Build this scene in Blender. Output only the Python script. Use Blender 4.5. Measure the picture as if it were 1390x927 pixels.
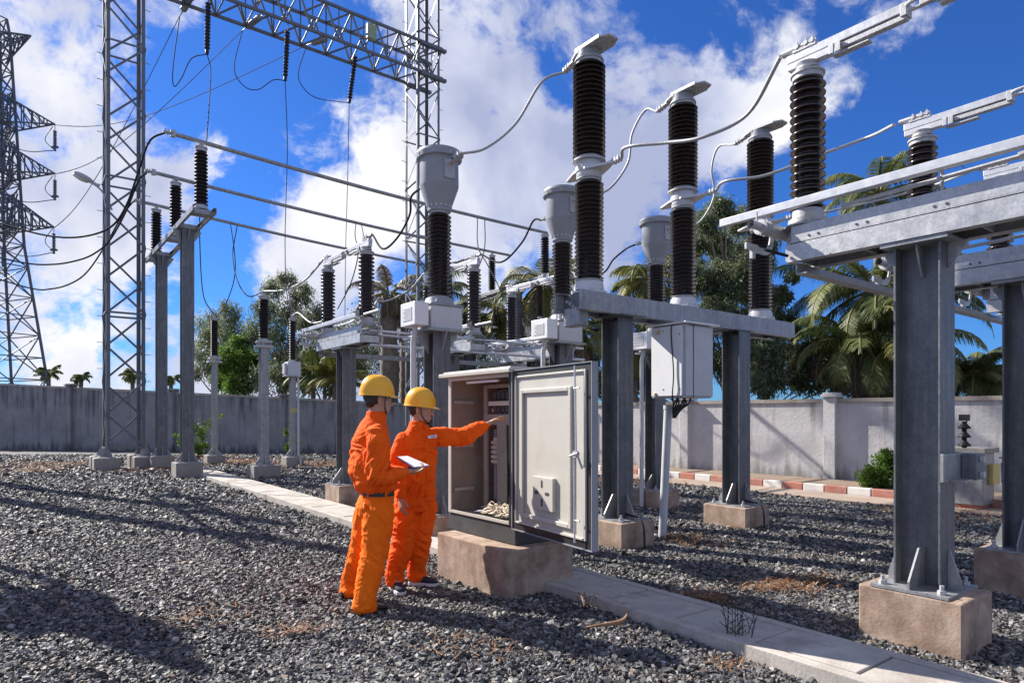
import bpy, bmesh, math, random
import numpy as np
from mathutils import Vector, Matrix, noise as mnoise
R = math.radians
PI = math.pi
random.seed(7)
rng = np.random.default_rng(11)
for o in list(bpy.data.objects):
    bpy.data.objects.remove(o)
scene = bpy.context.scene
COL = scene.collection

# ------------------------------------------------------------------ camera
cam_d = bpy.data.cameras.new('camera')
cam = bpy.data.objects.new('camera', cam_d)
COL.objects.link(cam)
cam.location = (0, 0, 1.5)
cam.rotation_euler = (R(90), 0, 0)
cam_d.sensor_width = 36
cam_d.lens = 890 / 1390 * 36
cam_d.shift_y = 101.5 / 1390
cam_d.clip_start = 0.05
cam_d.clip_end = 2000
scene.camera = cam

# ------------------------------------------------------------------ sun
SUN_EL, SUN_AZ = R(37), math.atan2(-.857, .515)
sdir = Vector((math.sin(SUN_AZ) * math.cos(SUN_EL), math.cos(SUN_AZ) * math.cos(SUN_EL), math.sin(SUN_EL)))
sun_d = bpy.data.lights.new('sun', 'SUN')
sun_d.energy = 5.0
sun_d.angle = R(0.5)
sun_d.color = (1.0, 0.945, 0.86)
sun = bpy.data.objects.new('sun', sun_d)
COL.objects.link(sun)
sun.rotation_euler = (-sdir).to_track_quat('-Z', 'Y').to_euler()

# ------------------------------------------------------------------ world: Nishita sky with drifting cumulus
world = bpy.data.worlds.new('World')
scene.world = world
world.use_nodes = True
wt = world.node_tree
wt.nodes.clear()


def pxdir(u, v):
    d = Vector(((u - 695) / 890, 1, (565 - v) / 890))
    return d.normalized()


def build_sky():
    N, L = wt.nodes, wt.links
    out = N.new('ShaderNodeOutputWorld')
    bg = N.new('ShaderNodeBackground')
    bg.inputs['Strength'].default_value = 0.05
    sky = N.new('ShaderNodeTexSky')
    sky.sky_type = 'NISHITA'
    sky.sun_disc = False
    sky.sun_elevation = SUN_EL
    sky.sun_rotation = SUN_AZ
    sky.air_density = 1.0
    sky.dust_density = 0.2
    sky.ozone_density = 3.0
    tc = N.new('ShaderNodeTexCoord')
    nrm = N.new('ShaderNodeVectorMath'); nrm.operation = 'NORMALIZE'
    L.new(tc.outputs['Generated'], nrm.inputs[0])
    D = nrm.outputs[0]

    def math_(op, a, b=None, clamp=False):
        n = N.new('ShaderNodeMath'); n.operation = op; n.use_clamp = clamp
        for i, x in enumerate((a, b)):
            if x is None: continue
            if isinstance(x, (int, float)): n.inputs[i].default_value = x
            else: L.new(x, n.inputs[i])
        return n.outputs[0]
    # warped fractal noise on the direction sphere
    wn = N.new('ShaderNodeTexNoise'); wn.inputs['Scale'].default_value = 3.0; wn.inputs['Detail'].default_value = 5
    L.new(D, wn.inputs['Vector'])
    ws = N.new('ShaderNodeVectorMath'); ws.operation = 'SUBTRACT'; ws.inputs[1].default_value = (.5, .5, .5)
    L.new(wn.outputs['Color'], ws.inputs[0])
    wm = N.new('ShaderNodeVectorMath'); wm.operation = 'MULTIPLY_ADD'
    wm.inputs[1].default_value = (.16, .16, .16)
    L.new(ws.outputs[0], wm.inputs[0]); L.new(D, wm.inputs[2])
    DW = wm.outputs[0]
    st = N.new('ShaderNodeVectorMath'); st.operation = 'MULTIPLY'; st.inputs[1].default_value = (1, 1, 1.25)
    L.new(DW, st.inputs[0])
    n1 = N.new('ShaderNodeTexNoise'); n1.inputs['Scale'].default_value = 6.5; n1.inputs['Detail'].default_value = 10
    n1.inputs['Roughness'].default_value = .62
    L.new(st.outputs[0], n1.inputs['Vector'])
    n2 = N.new('ShaderNodeTexNoise'); n2.inputs['Scale'].default_value = 6.0; n2.inputs['Detail'].default_value = 6
    n2.inputs['Roughness'].default_value = .5
    off = N.new('ShaderNodeVectorMath'); off.operation = 'ADD'; off.inputs[1].default_value = (3.1, 1.7, .35)
    L.new(DW, off.inputs[0]); L.new(off.outputs[0], n2.inputs['Vector'])

    def field(blobs, base):
        acc = base
        for (u, v, r, w) in blobs:
            c = pxdir(u, v)
            dn = N.new('ShaderNodeVectorMath'); dn.operation = 'DISTANCE'
            dn.inputs[1].default_value = c
            L.new(DW, dn.inputs[0])
            mr = N.new('ShaderNodeMapRange'); mr.interpolation_type = 'SMOOTHSTEP'
            mr.inputs['From Min'].default_value = r / 890
            mr.inputs['From Max'].default_value = 0
            mr.inputs['To Min'].default_value = 0
            mr.inputs['To Max'].default_value = w
            L.new(dn.outputs['Value'], mr.inputs['Value'])
            acc = math_('ADD', acc, mr.outputs[0])
        return acc
    cover = field([
        (60, 60, 260, .30), (90, 240, 240, .24), (0, 330, 200, .05), (150, 440, 220, .30), (20, 400, 120, -.10), (300, 480, 130, .12), (330, 400, 90, -.05),
        (400, 120, 230, -.42), (260, 40, 130, -.30), (250, 110, 90, -.2), (330, 180, 60, .22), (300, 230, 120, .15),
        (500, 260, 150, .42), (430, 240, 110, .3), (350, 140, 60, -.1), (390, 420, 60, -.12), (450, 340, 120, .3), (420, 350, 90, .2), (340, 300, 60, -.3), (300, 370, 70, -.2),
        (600, 60, 240, .36), (700, 250, 260, .30), (850, 120, 230, .24), (880, 280, 220, .24), (560, 20, 90, .12),
        (765, 110, 60, -.34), (775, 160, 50, -.25), (930, 20, 70, -.16),
        (1010, 100, 140, .24), (1120, 80, 130, .24), (1060, 190, 130, .18), (1180, 60, 90, .16), (1210, 10, 90, .12),
        (1290, 250, 230, -.55), (1300, 80, 90, -.35), (1180, 250, 150, -.35), (1400, 100, 200, -.5), (1160, 160, 70, -.06), (1100, 20, 50, -.3),
        (1200, 420, 300, -.5), (900, 380, 110, -.3), (1020, 10, 70, -.35), (620, 400, 200, .12),
    ], .03)
    # unseen cloud added to neutralise the blue ambient, behind the photographer and overhead
    sp = N.new('ShaderNodeSeparateXYZ'); L.new(D, sp.inputs[0])
    bk = N.new('ShaderNodeMapRange'); bk.inputs['From Min'].default_value = .45; bk.inputs['From Max'].default_value = -.1; bk.inputs['To Max'].default_value = .17
    L.new(sp.outputs['Y'], bk.inputs['Value'])
    cover = math_('ADD', cover, bk.outputs[0])
    dens = math_('ADD', math_('MULTIPLY', math_('SUBTRACT', n1.outputs['Fac'], .5), 2.6), cover)
    mask = N.new('ShaderNodeMapRange'); mask.interpolation_type = 'SMOOTHSTEP'
    mask.inputs['From Min'].default_value = -.02
    mask.inputs['From Max'].default_value = .36
    L.new(dens, mask.inputs['Value'])
    # cloud brightness: sunlit white bodies, lilac-grey thick parts
    bright = field([(500, 260, 190, .45), (60, 170, 170, .22), (440, 250, 130, .35), (150, 420, 220, .45), (90, 90, 100, .15), (1120, 70, 150, .25), (620, 300, 120, .2), (620, 30, 160, .2),
                    (860, 280, 200, -.34), (760, 230, 140, -.12), (100, 290, 120, -.30), (900, 230, 150, -.25), (330, 190, 70, .3), (320, 240, 90, .2)], .42)
    bf = math_('ADD', bright, math_('MULTIPLY', math_('SUBTRACT', n2.outputs['Fac'], .5), 2.6), clamp=True)
    ramp = N.new('ShaderNodeValToRGB')
    ramp.color_ramp.elements[0].position = 0.0; ramp.color_ramp.elements[0].color = (.42, .47, .68, 1)
    ramp.color_ramp.elements[1].position = 1.0; ramp.color_ramp.elements[1].color = (1.0, 1.0, 1.02, 1)
    e = ramp.color_ramp.elements.new(.45); e.color = (.64, .68, .85, 1)
    L.new(bf, ramp.inputs[0])
    sc = N.new('ShaderNodeVectorMath'); sc.operation = 'SCALE'; sc.inputs['Scale'].default_value = 1 / .093
    L.new(ramp.outputs['Color'], sc.inputs[0])
    tint = N.new('ShaderNodeMix'); tint.data_type = 'RGBA'; tint.blend_type = 'MULTIPLY'
    tint.inputs['Factor'].default_value = 1.0
    tint.inputs['B'].default_value = (.33, .74, 1.50, 1)
    L.new(sky.outputs[0], tint.inputs['A'])
    mx = N.new('ShaderNodeMix'); mx.data_type = 'RGBA'
    L.new(mask.outputs[0], mx.inputs['Factor'])
    L.new(tint.outputs['Result'], mx.inputs['A'])
    L.new(sc.outputs[0], mx.inputs['B'])
    L.new(mx.outputs['Result'], bg.inputs['Color'])
    L.new(bg.outputs[0], out.inputs['Surface'])


build_sky()
scene.view_settings.view_transform = 'Standard'
scene.view_settings.look = 'None'
scene.view_settings.exposure = 0.95
scene.view_settings.gamma = 1.0
scene.cycles.max_bounces = 6
scene.cycles.diffuse_bounces = 3
scene.cycles.glossy_bounces = 3
scene.cycles.transparent_max_bounces = 8

# ------------------------------------------------------------------ coordinates
D1 = Vector((-.604, .797, 0)).normalized()     # along the cable trench, away to the left
D2 = Vector((.797, .604, 0)).normalized()      # across the bays, away to the right
TH = math.atan2(.604, .797)
UP = Vector((0, 0, 1))


def W(u, v, y):
    """world point at depth y for a spot measured on the photograph"""
    return Vector(((u - 695) / 890 * y, y, 1.5 - (v - 565) / 890 * y))


# ------------------------------------------------------------------ mesh builder
class MB:
    def __init__(self):
        self.v = []; self.f = []

    def add(self, vs, fs):
        n = len(self.v)
        self.v += [tuple(p) for p in vs]
        self.f += [tuple(i + n for i in q) for q in fs]
        return self

    def box(self, c, s, rz=0, M=None):
        hx, hy, hz = s[0] / 2, s[1] / 2, s[2] / 2
        vs = [Vector((x, y, z)) for z in (-hz, hz) for (x, y) in ((-hx, -hy), (hx, -hy), (hx, hy), (-hx, hy))]
        if M is None:
            M = Matrix.Rotation(rz, 3, 'Z')
        vs = [M @ p + Vector(c) for p in vs]
        return self.add(vs, [(3, 2, 1, 0), (4, 5, 6, 7), (0, 1, 5, 4), (1, 2, 6, 5), (2, 3, 7, 6), (3, 0, 4, 7)])

    def bb(self, x0, x1, y0, y1, z0, z1):
        return self.box(((x0 + x1) / 2, (y0 + y1) / 2, (z0 + z1) / 2), (abs(x1 - x0), abs(y1 - y0), abs(z1 - z0)))

    def bar(self, p, q, w, h=None, up=UP):
        h = h or w
        p, q = Vector(p), Vector(q)
        d = (q - p)
        l = d.length
        if l < 1e-6: return self
        z = d / l
        x = Vector(up).cross(z)
        if x.length < 1e-3: x = Vector((1, 0, 0)).cross(z)
        x.normalize()
        y = z.cross(x)
        M = Matrix((x, y, z)).transposed()
        return self.box((p + q) / 2, (w, h, l), M=M)

    def ext(self, poly, p, q, xd, yd=None):
        """extrude a 2-D outline (in the axes xd, yd) from p to q"""
        p, q = Vector(p), Vector(q)
        xd = Vector(xd)
        yd = Vector(yd) if yd is not None else (q - p).normalized().cross(xd)
        n = len(poly)
        a = [p + xd * x + yd * y for x, y in poly]
        b = [q + xd * x + yd * y for x, y in poly]
        fs = [(i, (i + 1) % n, n + (i + 1) % n, n + i) for i in range(n)]
        fs += [tuple(range(n - 1, -1, -1)), tuple(range(n, 2 * n))]
        return self.add(a + b, fs)

    def tube(self, pts, r, seg=8, caps=True, taper=None):
        pts = [Vector(p) for p in pts]
        n = len(pts)
        rs = r if isinstance(r, (list, tuple)) else [r] * n
        vs = []; fs = []
        t0 = (pts[1] - pts[0]).normalized()
        ref = Vector((0, 0, 1)) if abs(t0.z) < .9 else Vector((1, 0, 0))
        x = ref.cross(t0).normalized()
        for i, p in enumerate(pts):
            if i == 0: t = pts[1] - pts[0]
            elif i == n - 1: t = pts[-1] - pts[-2]
            else: t = (pts[i + 1] - pts[i - 1])
            t.normalize()
            x = (x - t * x.dot(t)).normalized()
            y = t.cross(x)
            for k in range(seg):
                a = 2 * PI * k / seg
                vs.append(p + (x * math.cos(a) + y * math.sin(a)) * rs[i])
        for i in range(n - 1):
            for k in range(seg):
                k2 = (k + 1) % seg
                fs.append((i * seg + k, i * seg + k2, (i + 1) * seg + k2, (i + 1) * seg + k))
        if caps:
            fs.append(tuple(range(seg - 1, -1, -1)))
            fs.append(tuple((n - 1) * seg + k for k in range(seg)))
        return self.add(vs, fs)

    def lathe(self, prof, seg=16, o=(0, 0, 0), M=None):
        o = Vector(o)
        vs = []; fs = []
        n = len(prof)
        for (r, z) in prof:
            for k in range(seg):
                a = 2 * PI * k / seg
                p = Vector((r * math.cos(a), r * math.sin(a), z))
                if M is not None: p = M @ p
                vs.append(p + o)
        for i in range(n - 1):
            for k in range(seg):
                k2 = (k + 1) % seg
                fs.append((i * seg + k, i * seg + k2, (i + 1) * seg + k2, (i + 1) * seg + k))
        fs.append(tuple(range(seg - 1, -1, -1)))
        fs.append(tuple((n - 1) * seg + k for k in range(seg)))
        return self.add(vs, fs)

    def ell(self, c, ax, ay, az, M=None, nu=16, nv=10):
        c = Vector(c)
        vs = [Vector((0, 0, -az))]
        for j in range(1, nv):
            ph = -PI / 2 + PI * j / nv
            for i in range(nu):
                a = 2 * PI * i / nu
                vs.append(Vector((ax * math.cos(ph) * math.cos(a), ay * math.cos(ph) * math.sin(a), az * math.sin(ph))))
        vs.append(Vector((0, 0, az)))
        fs = []
        for i in range(nu):
            fs.append((0, 1 + (i + 1) % nu, 1 + i))
        for j in range(nv - 2):
            for i in range(nu):
                a = 1 + j * nu; b = a + nu
                fs.append((a + i, a + (i + 1) % nu, b + (i + 1) % nu, b + i))
        t = len(vs) - 1; a = 1 + (nv - 2) * nu
        for i in range(nu):
            fs.append((a + i, a + (i + 1) % nu, t))
        if M is not None: vs = [M @ p for p in vs]
        return self.add([p + c for p in vs], fs)

    def build(self, name, mat, parent=None, bevel=0, smooth=None, loc=None, rz=None):
        me = bpy.data.meshes.new(name)
        me.from_pydata(self.v, [], self.f)
        me.validate()
        bm = bmesh.new(); bm.from_mesh(me)
        bmesh.ops.recalc_face_normals(bm, faces=bm.faces)
        bm.to_mesh(me); bm.free()
        me.materials.append(mat)
        if smooth is not None:
            me.polygons.foreach_set('use_smooth', [True] * len(me.polygons))
            me.set_sharp_from_angle(angle=R(smooth))
        o = bpy.data.objects.new(name, me)
        COL.objects.link(o)
        if parent is not None: o.parent = parent
        if loc is not None: o.location = loc
        if rz is not None: o.rotation_euler = (0, 0, rz)
        if bevel:
            b = o.modifiers.new('bevel', 'BEVEL'); b.width = bevel; b.segments = 2; b.limit_method = 'ANGLE'; b.angle_limit = R(50)
            b.harden_normals = False
        return o


def mesh_np(name, V, F, mat, parent=None, attr=None, smooth=False):
    """numpy mesh; F is (n,k) of equal sized faces"""
    me = bpy.data.meshes.new(name)
    V = np.asarray(V, dtype=np.float32); F = np.asarray(F, dtype=np.int32)
    k = F.shape[1]
    me.vertices.add(len(V)); me.vertices.foreach_set('co', V.ravel())
    me.loops.add(F.size); me.loops.foreach_set('vertex_index', F.ravel())
    me.polygons.add(len(F))
    me.polygons.foreach_set('loop_start', np.arange(0, F.size, k, dtype=np.int32))
    me.polygons.foreach_set('use_smooth', [smooth] * len(F))
    if attr is not None:
        a = me.attributes.new('rnd', 'FLOAT', 'FACE')
        a.data.foreach_set('value', np.asarray(attr, dtype=np.float32))
    me.update(calc_edges=True)
    me.materials.append(mat)
    o = bpy.data.objects.new(name, me)
    COL.objects.link(o)
    if parent is not None: o.parent = parent
    return o


def tag(o, label=None, cat=None, group=None, kind=None):
    if label: o['label'] = label
    if cat: o['category'] = cat
    if group: o['group'] = group
    if kind: o['kind'] = kind
    return o


def empty(name, loc=(0, 0, 0), rz=0, label=None, cat=None, group=None):
    o = bpy.data.objects.new(name, None)
    o.empty_display_size = .2
    COL.objects.link(o)
    o.location = loc; o.rotation_euler = (0, 0, rz)
    return tag(o, label, cat, group)


def dup(src, loc, label, rz=None, skip=()):
    def cp(o, par):
        c = o.copy(); COL.objects.link(c)
        if par is not None: c.parent = par
        for ch in o.children:
            if ch.name.split('.')[0] in skip: continue
            cp(ch, c)
        return c
    r = cp(src, None)
    r.location = loc
    if rz is not None: r.rotation_euler = (0, 0, rz)
    r['label'] = label
    return r


def spline(pts, n=10):
    pts = [Vector(p) for p in pts]
    P = [pts[0] * 2 - pts[1]] + pts + [pts[-1] * 2 - pts[-2]]
    out = []
    for i in range(1, len(P) - 2):
        p0, p1, p2, p3 = P[i - 1], P[i], P[i + 1], P[i + 2]
        for k in range(n):
            t = k / n
            out.append(.5 * ((2 * p1) + (p2 - p0) * t + (2 * p0 - 5 * p1 + 4 * p2 - p3) * t * t + (3 * p1 - p0 - 3 * p2 + p3) * t ** 3))
    out.append(P[-2])
    return out


# ------------------------------------------------------------------ materials
def mat_new(name):
    m = bpy.data.materials.new(name); m.use_nodes = True
    nt = m.node_tree
    b = nt.nodes['Principled BSDF']
    return m, nt, b


def noise_mat(name, c1, c2, scale=8, rough=.6, rvar=.12, metal=0, bump=.15, bscale=60, detail=6, c3=None, s3=1.2, coat=0, contrast=.25, spec=.5, dist=.01, streak=0, speck=0):
    """two-tone base with optional large stains (c3), roughness break-up and fine bump"""
    m, nt, b = mat_new(name)
    N, L = nt.nodes, nt.links
    tc = N.new('ShaderNodeTexCoord')
    n = N.new('ShaderNodeTexNoise'); n.inputs['Scale'].default_value = scale; n.inputs['Detail'].default_value = detail
    n.inputs['Roughness'].default_value = .62
    L.new(tc.outputs['Object'], n.inputs['Vector'])
    mr = N.new('ShaderNodeMapRange'); mr.inputs['From Min'].default_value = .5 - contrast; mr.inputs['From Max'].default_value = .5 + contrast
    L.new(n.outputs['Fac'], mr.inputs['Value'])
    mx = N.new('ShaderNodeMix'); mx.data_type = 'RGBA'
    mx.inputs['A'].default_value = (*c1, 1); mx.inputs['B'].default_value = (*c2, 1)
    L.new(mr.outputs[0], mx.inputs['Factor'])
    col = mx.outputs['Result']
    if c3 is not None:
        n3 = N.new('ShaderNodeTexNoise'); n3.inputs['Scale'].default_value = s3; n3.inputs['Detail'].default_value = 8
        n3.inputs['Roughness'].default_value = .7
        L.new(tc.outputs['Object'], n3.inputs['Vector'])
        m3 = N.new('ShaderNodeMapRange'); m3.inputs['From Min'].default_value = .5; m3.inputs['From Max'].default_value = .72
        m3.inputs['To Max'].default_value = .85
        L.new(n3.outputs['Fac'], m3.inputs['Value'])
        mx3 = N.new('ShaderNodeMix'); mx3.data_type = 'RGBA'; mx3.inputs['B'].default_value = (*c3, 1)
        L.new(m3.outputs[0], mx3.inputs['Factor']); L.new(col, mx3.inputs['A'])
        col = mx3.outputs['Result']
    def mul(vec, sc_, lo, hi, f0, f1):
        nonlocal col
        ns = N.new('ShaderNodeTexNoise'); ns.inputs['Scale'].default_value = sc_; ns.inputs['Detail'].default_value = 5
        L.new(vec, ns.inputs['Vector'])
        q = N.new('ShaderNodeMapRange'); q.inputs['From Min'].default_value = f0; q.inputs['From Max'].default_value = f1
        q.inputs['To Min'].default_value = lo; q.inputs['To Max'].default_value = hi
        L.new(ns.outputs['Fac'], q.inputs['Value'])
        vm = N.new('ShaderNodeVectorMath'); vm.operation = 'SCALE'
        L.new(col, vm.inputs[0]); L.new(q.outputs[0], vm.inputs['Scale']); col = vm.outputs[0]
    if streak:
        mp = N.new('ShaderNodeMapping'); mp.inputs['Scale'].default_value = (9, 9, .7)
        L.new(tc.outputs['Object'], mp.inputs['Vector'])
        mul(mp.outputs[0], 2.2, 1 - streak, 1 + streak * .6, .35, .65)
    if speck:
        vo = N.new('ShaderNodeTexVoronoi'); vo.inputs['Scale'].default_value = 85
        L.new(tc.outputs['Object'], vo.inputs['Vector'])
        sx = N.new('ShaderNodeSeparateColor'); L.new(vo.outputs['Color'], sx.inputs[0])
        q = N.new('ShaderNodeMapRange'); q.inputs['To Min'].default_value = 1 - speck; q.inputs['To Max'].default_value = 1 + speck
        L.new(sx.outputs[0], q.inputs['Value'])
        vm = N.new('ShaderNodeVectorMath'); vm.operation = 'SCALE'
        L.new(col, vm.inputs[0]); L.new(q.outputs[0], vm.inputs['Scale']); col = vm.outputs[0]
    L.new(col, b.inputs['Base Color'])
    b.inputs['Metallic'].default_value = metal
    b.inputs['Specular IOR Level'].default_value = spec
    if coat: b.inputs['Coat Weight'].default_value = coat; b.inputs['Coat Roughness'].default_value = .08
    r = N.new('ShaderNodeMapRange'); r.inputs['To Min'].default_value = rough - rvar; r.inputs['To Max'].default_value = rough + rvar
    L.new(n.outputs['Fac'], r.inputs['Value']); L.new(r.outputs[0], b.inputs['Roughness'])
    if bump:
        nb = N.new('ShaderNodeTexNoise'); nb.inputs['Scale'].default_value = bscale; nb.inputs['Detail'].default_value = 4
        L.new(tc.outputs['Object'], nb.inputs['Vector'])
        bp = N.new('ShaderNodeBump'); bp.inputs['Strength'].default_value = bump; bp.inputs['Distance'].default_value = dist
        L.new(nb.outputs['Fac'], bp.inputs['Height']); L.new(bp.outputs[0], b.inputs['Normal'])
    return m


def attr_mat(name, stops, rough=.8, trans=0, spec=.3, extra=None):
    """colour ramp driven by the per-face random value"""
    m, nt, b = mat_new(name)
    N, L = nt.nodes, nt.links
    a = N.new('ShaderNodeAttribute'); a.attribute_name = 'rnd'
    r = N.new('ShaderNodeValToRGB')
    el = r.color_ramp.elements
    el[0].position = stops[0][0]; el[0].color = (*stops[0][1], 1)
    el[1].position = stops[-1][0]; el[1].color = (*stops[-1][1], 1)
    for p, c in stops[1:-1]:
        e = el.new(p); e.color = (*c, 1)
    L.new(a.outputs['Fac'], r.inputs[0])
    L.new(r.outputs[0], b.inputs['Base Color'])
    b.inputs['Roughness'].default_value = rough
    b.inputs['Specular IOR Level'].default_value = spec
    if trans:
        out = N['Material Output']
        t = N.new('ShaderNodeBsdfTranslucent'); L.new(r.outputs[0], t.inputs['Color'])
        ms = N.new('ShaderNodeMixShader'); ms.inputs[0].default_value = trans
        L.new(b.outputs[0], ms.inputs[1]); L.new(t.outputs[0], ms.inputs[2]); L.new(ms.outputs[0], out.inputs['Surface'])
    return m


M = {}
M['galv'] = noise_mat('galvanised_steel', (.26, .265, .275), (.39, .393, .40), scale=13, rough=.45, metal=.4, bump=.12, bscale=45, c3=(.19, .20, .215), s3=3.0, rvar=.2, streak=.14, speck=.12)
M['galv_dark'] = noise_mat('shaded_column_steel', (.105, .112, .124), (.165, .172, .185), scale=9, rough=.46, metal=.35, bump=.12, bscale=45, c3=(.21, .212, .215), s3=3.0, rvar=.2, streak=.2, speck=.14)  # shade on the columns put into a darker steel colour
M['galv_light'] = noise_mat('bright_galvanised_steel', (.40, .405, .415), (.56, .56, .565), scale=11, rough=.42, metal=.4, bump=.10, bscale=45, c3=(.33, .34, .36), s3=3.5, rvar=.2, streak=.08, speck=.10)
M['alu'] = noise_mat('aluminium', (.50, .51, .53), (.64, .65, .67), scale=14, rough=.4, metal=.35, bump=.06, bscale=50, c3=(.42, .42, .43), s3=4)
M['alu_rough'] = noise_mat('cast_aluminium', (.36, .36, .37), (.52, .52, .53), scale=25, rough=.55, metal=.3, bump=.2, bscale=90)
M['lattice'] = noise_mat('lattice_steel', (.11, .12, .14), (.17, .18, .20), scale=3, rough=.5, metal=.3, bump=0)
M['lattice_far'] = noise_mat('tower_steel', (.09, .105, .135), (.13, .145, .17), scale=.5, rough=.6, metal=.2, bump=0)
M['porc'] = noise_mat('brown_porcelain', (.012, .006, .005), (.022, .011, .009), scale=6, rough=.24, rvar=.06, bump=.03, bscale=30, coat=.35, c3=(.035, .024, .018), s3=5)
M['porc_dark'] = noise_mat('dark_porcelain', (.016, .012, .013), (.03, .022, .022), scale=6, rough=.5, rvar=.06, bump=0, coat=0, spec=.3)
M['glass_ins'] = noise_mat('grey_insulator', (.25, .26, .27), (.35, .35, .36), scale=6, rough=.35, bump=0)
M['paint'] = noise_mat('light_grey_paint', (.50, .51, .53), (.57, .58, .60), scale=5, rough=.42, rvar=.06, bump=.03, bscale=30, c3=(.44, .44, .44), s3=3)
M['paint_head'] = noise_mat('transformer_head_paint', (.24, .25, .27), (.31, .32, .34), scale=5, rough=.42, rvar=.06, bump=.03, bscale=30, c3=(.30, .31, .34), s3=3)
M['white_paint'] = noise_mat('white_enamel', (.72, .72, .73), (.78, .78, .79), scale=5, rough=.4, rvar=.06, bump=.03, bscale=30)
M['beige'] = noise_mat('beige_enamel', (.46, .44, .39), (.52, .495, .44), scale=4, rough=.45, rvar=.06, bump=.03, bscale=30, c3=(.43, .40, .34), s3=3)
M['beige_dim'] = noise_mat('shaded_cabinet_lining', (.24, .225, .20), (.29, .27, .235), scale=4, rough=.5, rvar=.06, bump=.03, bscale=30, c3=(.18, .15, .12), s3=5)  # dimmer copy of the beige, interior shade put into the colour
M['black'] = noise_mat('black_rubber', (.012, .012, .013), (.022, .022, .024), scale=8, rough=.5, bump=.05)
M['dark'] = noise_mat('dark_painted_plinth', (.028, .029, .032), (.06, .06, .062), scale=7, rough=.6, bump=.15, c3=(.09, .085, .08), s3=3)
M['conc'] = noise_mat('footing_concrete', (.24, .165, .12), (.40, .29, .215), scale=5.5, rough=.9, rvar=.06, bump=.3, bscale=55, c3=(.50, .41, .33), s3=3.6, dist=.008, contrast=.12, streak=.10, speck=.07)
M['conc_grey'] = noise_mat('grey_footing_concrete', (.24, .225, .205), (.33, .31, .28), scale=6, rough=.9, rvar=.06, bump=.45, bscale=35, c3=(.17, .155, .135), s3=2.8, dist=.012)
M['slab'] = noise_mat('trench_slab_concrete', (.36, .33, .29), (.50, .46, .41), scale=3, contrast=.15, rough=.9, rvar=.05, bump=.3, bscale=50, c3=(.25, .20, .165), s3=3.2, speck=.06, dist=.008)
M['cable'] = noise_mat('aluminium_conductor', (.36, .36, .37), (.46, .46, .46), scale=60, rough=.5, metal=.3, bump=.3, bscale=200)
M['wire'] = noise_mat('dark_conductor', (.025, .028, .035), (.04, .043, .05), scale=10, rough=.8, metal=0, bump=0, spec=.05)
M['yellow_plastic'] = noise_mat('yellow_helmet_plastic', (.92, .43, .008), (.94, .47, .010), scale=5, rough=.3, rvar=.05, bump=.02, coat=.25, c3=(.88, .40, .01), s3=10)
M['skin'] = noise_mat('skin', (.42, .235, .16), (.48, .28, .195), scale=14, rough=.5, bump=.06, bscale=120)
M['hair'] = noise_mat('hair', (.012, .010, .010), (.03, .025, .022), scale=60, rough=.5, bump=.3, bscale=150)
M['trunk'] = noise_mat('bark', (.10, .075, .055), (.22, .18, .14), scale=7, rough=.9, bump=.5, bscale=14, c3=(.30, .26, .22), s3=3, dist=.03)
M['trunk_pale'] = noise_mat('pale_bark', (.24, .19, .15), (.40, .34, .28), scale=5, rough=.9, bump=.4, bscale=14, dist=.02)
M['blue_sign'] = noise_mat('blue_sign', (.01, .03, .16), (.012, .035, .19), scale=5, rough=.4, bump=0)
M['sign_grey'] = noise_mat('sign_grey', (.6, .6, .6), (.66, .66, .66), scale=5, rough=.4, bump=0)
M['green_box'] = noise_mat('pale_green_plate', (.26, .33, .20), (.31, .38, .24), scale=5, rough=.5, bump=0)
M['yellow_dull'] = noise_mat('faded_yellow_paint', (.50, .40, .13), (.58, .48, .2), scale=8, rough=.6, bump=.1, c3=(.42, .35, .2))
M['kerb_red'] = noise_mat('red_kerb_paint', (.34, .12, .085), (.42, .17, .125), scale=8, rough=.8, bump=.3, c3=(.36, .25, .2), s3=4)
M['kerb_white'] = noise_mat('white_kerb_paint', (.56, .54, .51), (.66, .64, .61), scale=8, rough=.8, bump=.3, c3=(.5, .44, .4), s3=4)
M['road'] = noise_mat('worn_concrete_road', (.27, .20, .15), (.36, .28, .22), scale=2.5, rough=.95, bump=.4, bscale=30, c3=(.40, .33, .27), s3=.8, dist=.01)
M['lamp_glass'] = noise_mat('lamp_glass', (.5, .49, .44), (.56, .55, .5), scale=8, rough=.25, bump=0)
M['twig'] = noise_mat('dead_twig', (.035, .026, .022), (.06, .045, .038), scale=20, rough=.8, bump=0)
M['paper'] = noise_mat('paper', (.80, .81, .84), (.84, .85, .87), scale=8, rough=.6, bump=0)
M['blue_pad'] = noise_mat('blue_cover', (.02, .05, .30), (.03, .07, .36), scale=8, rough=.5, bump=0)
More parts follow.
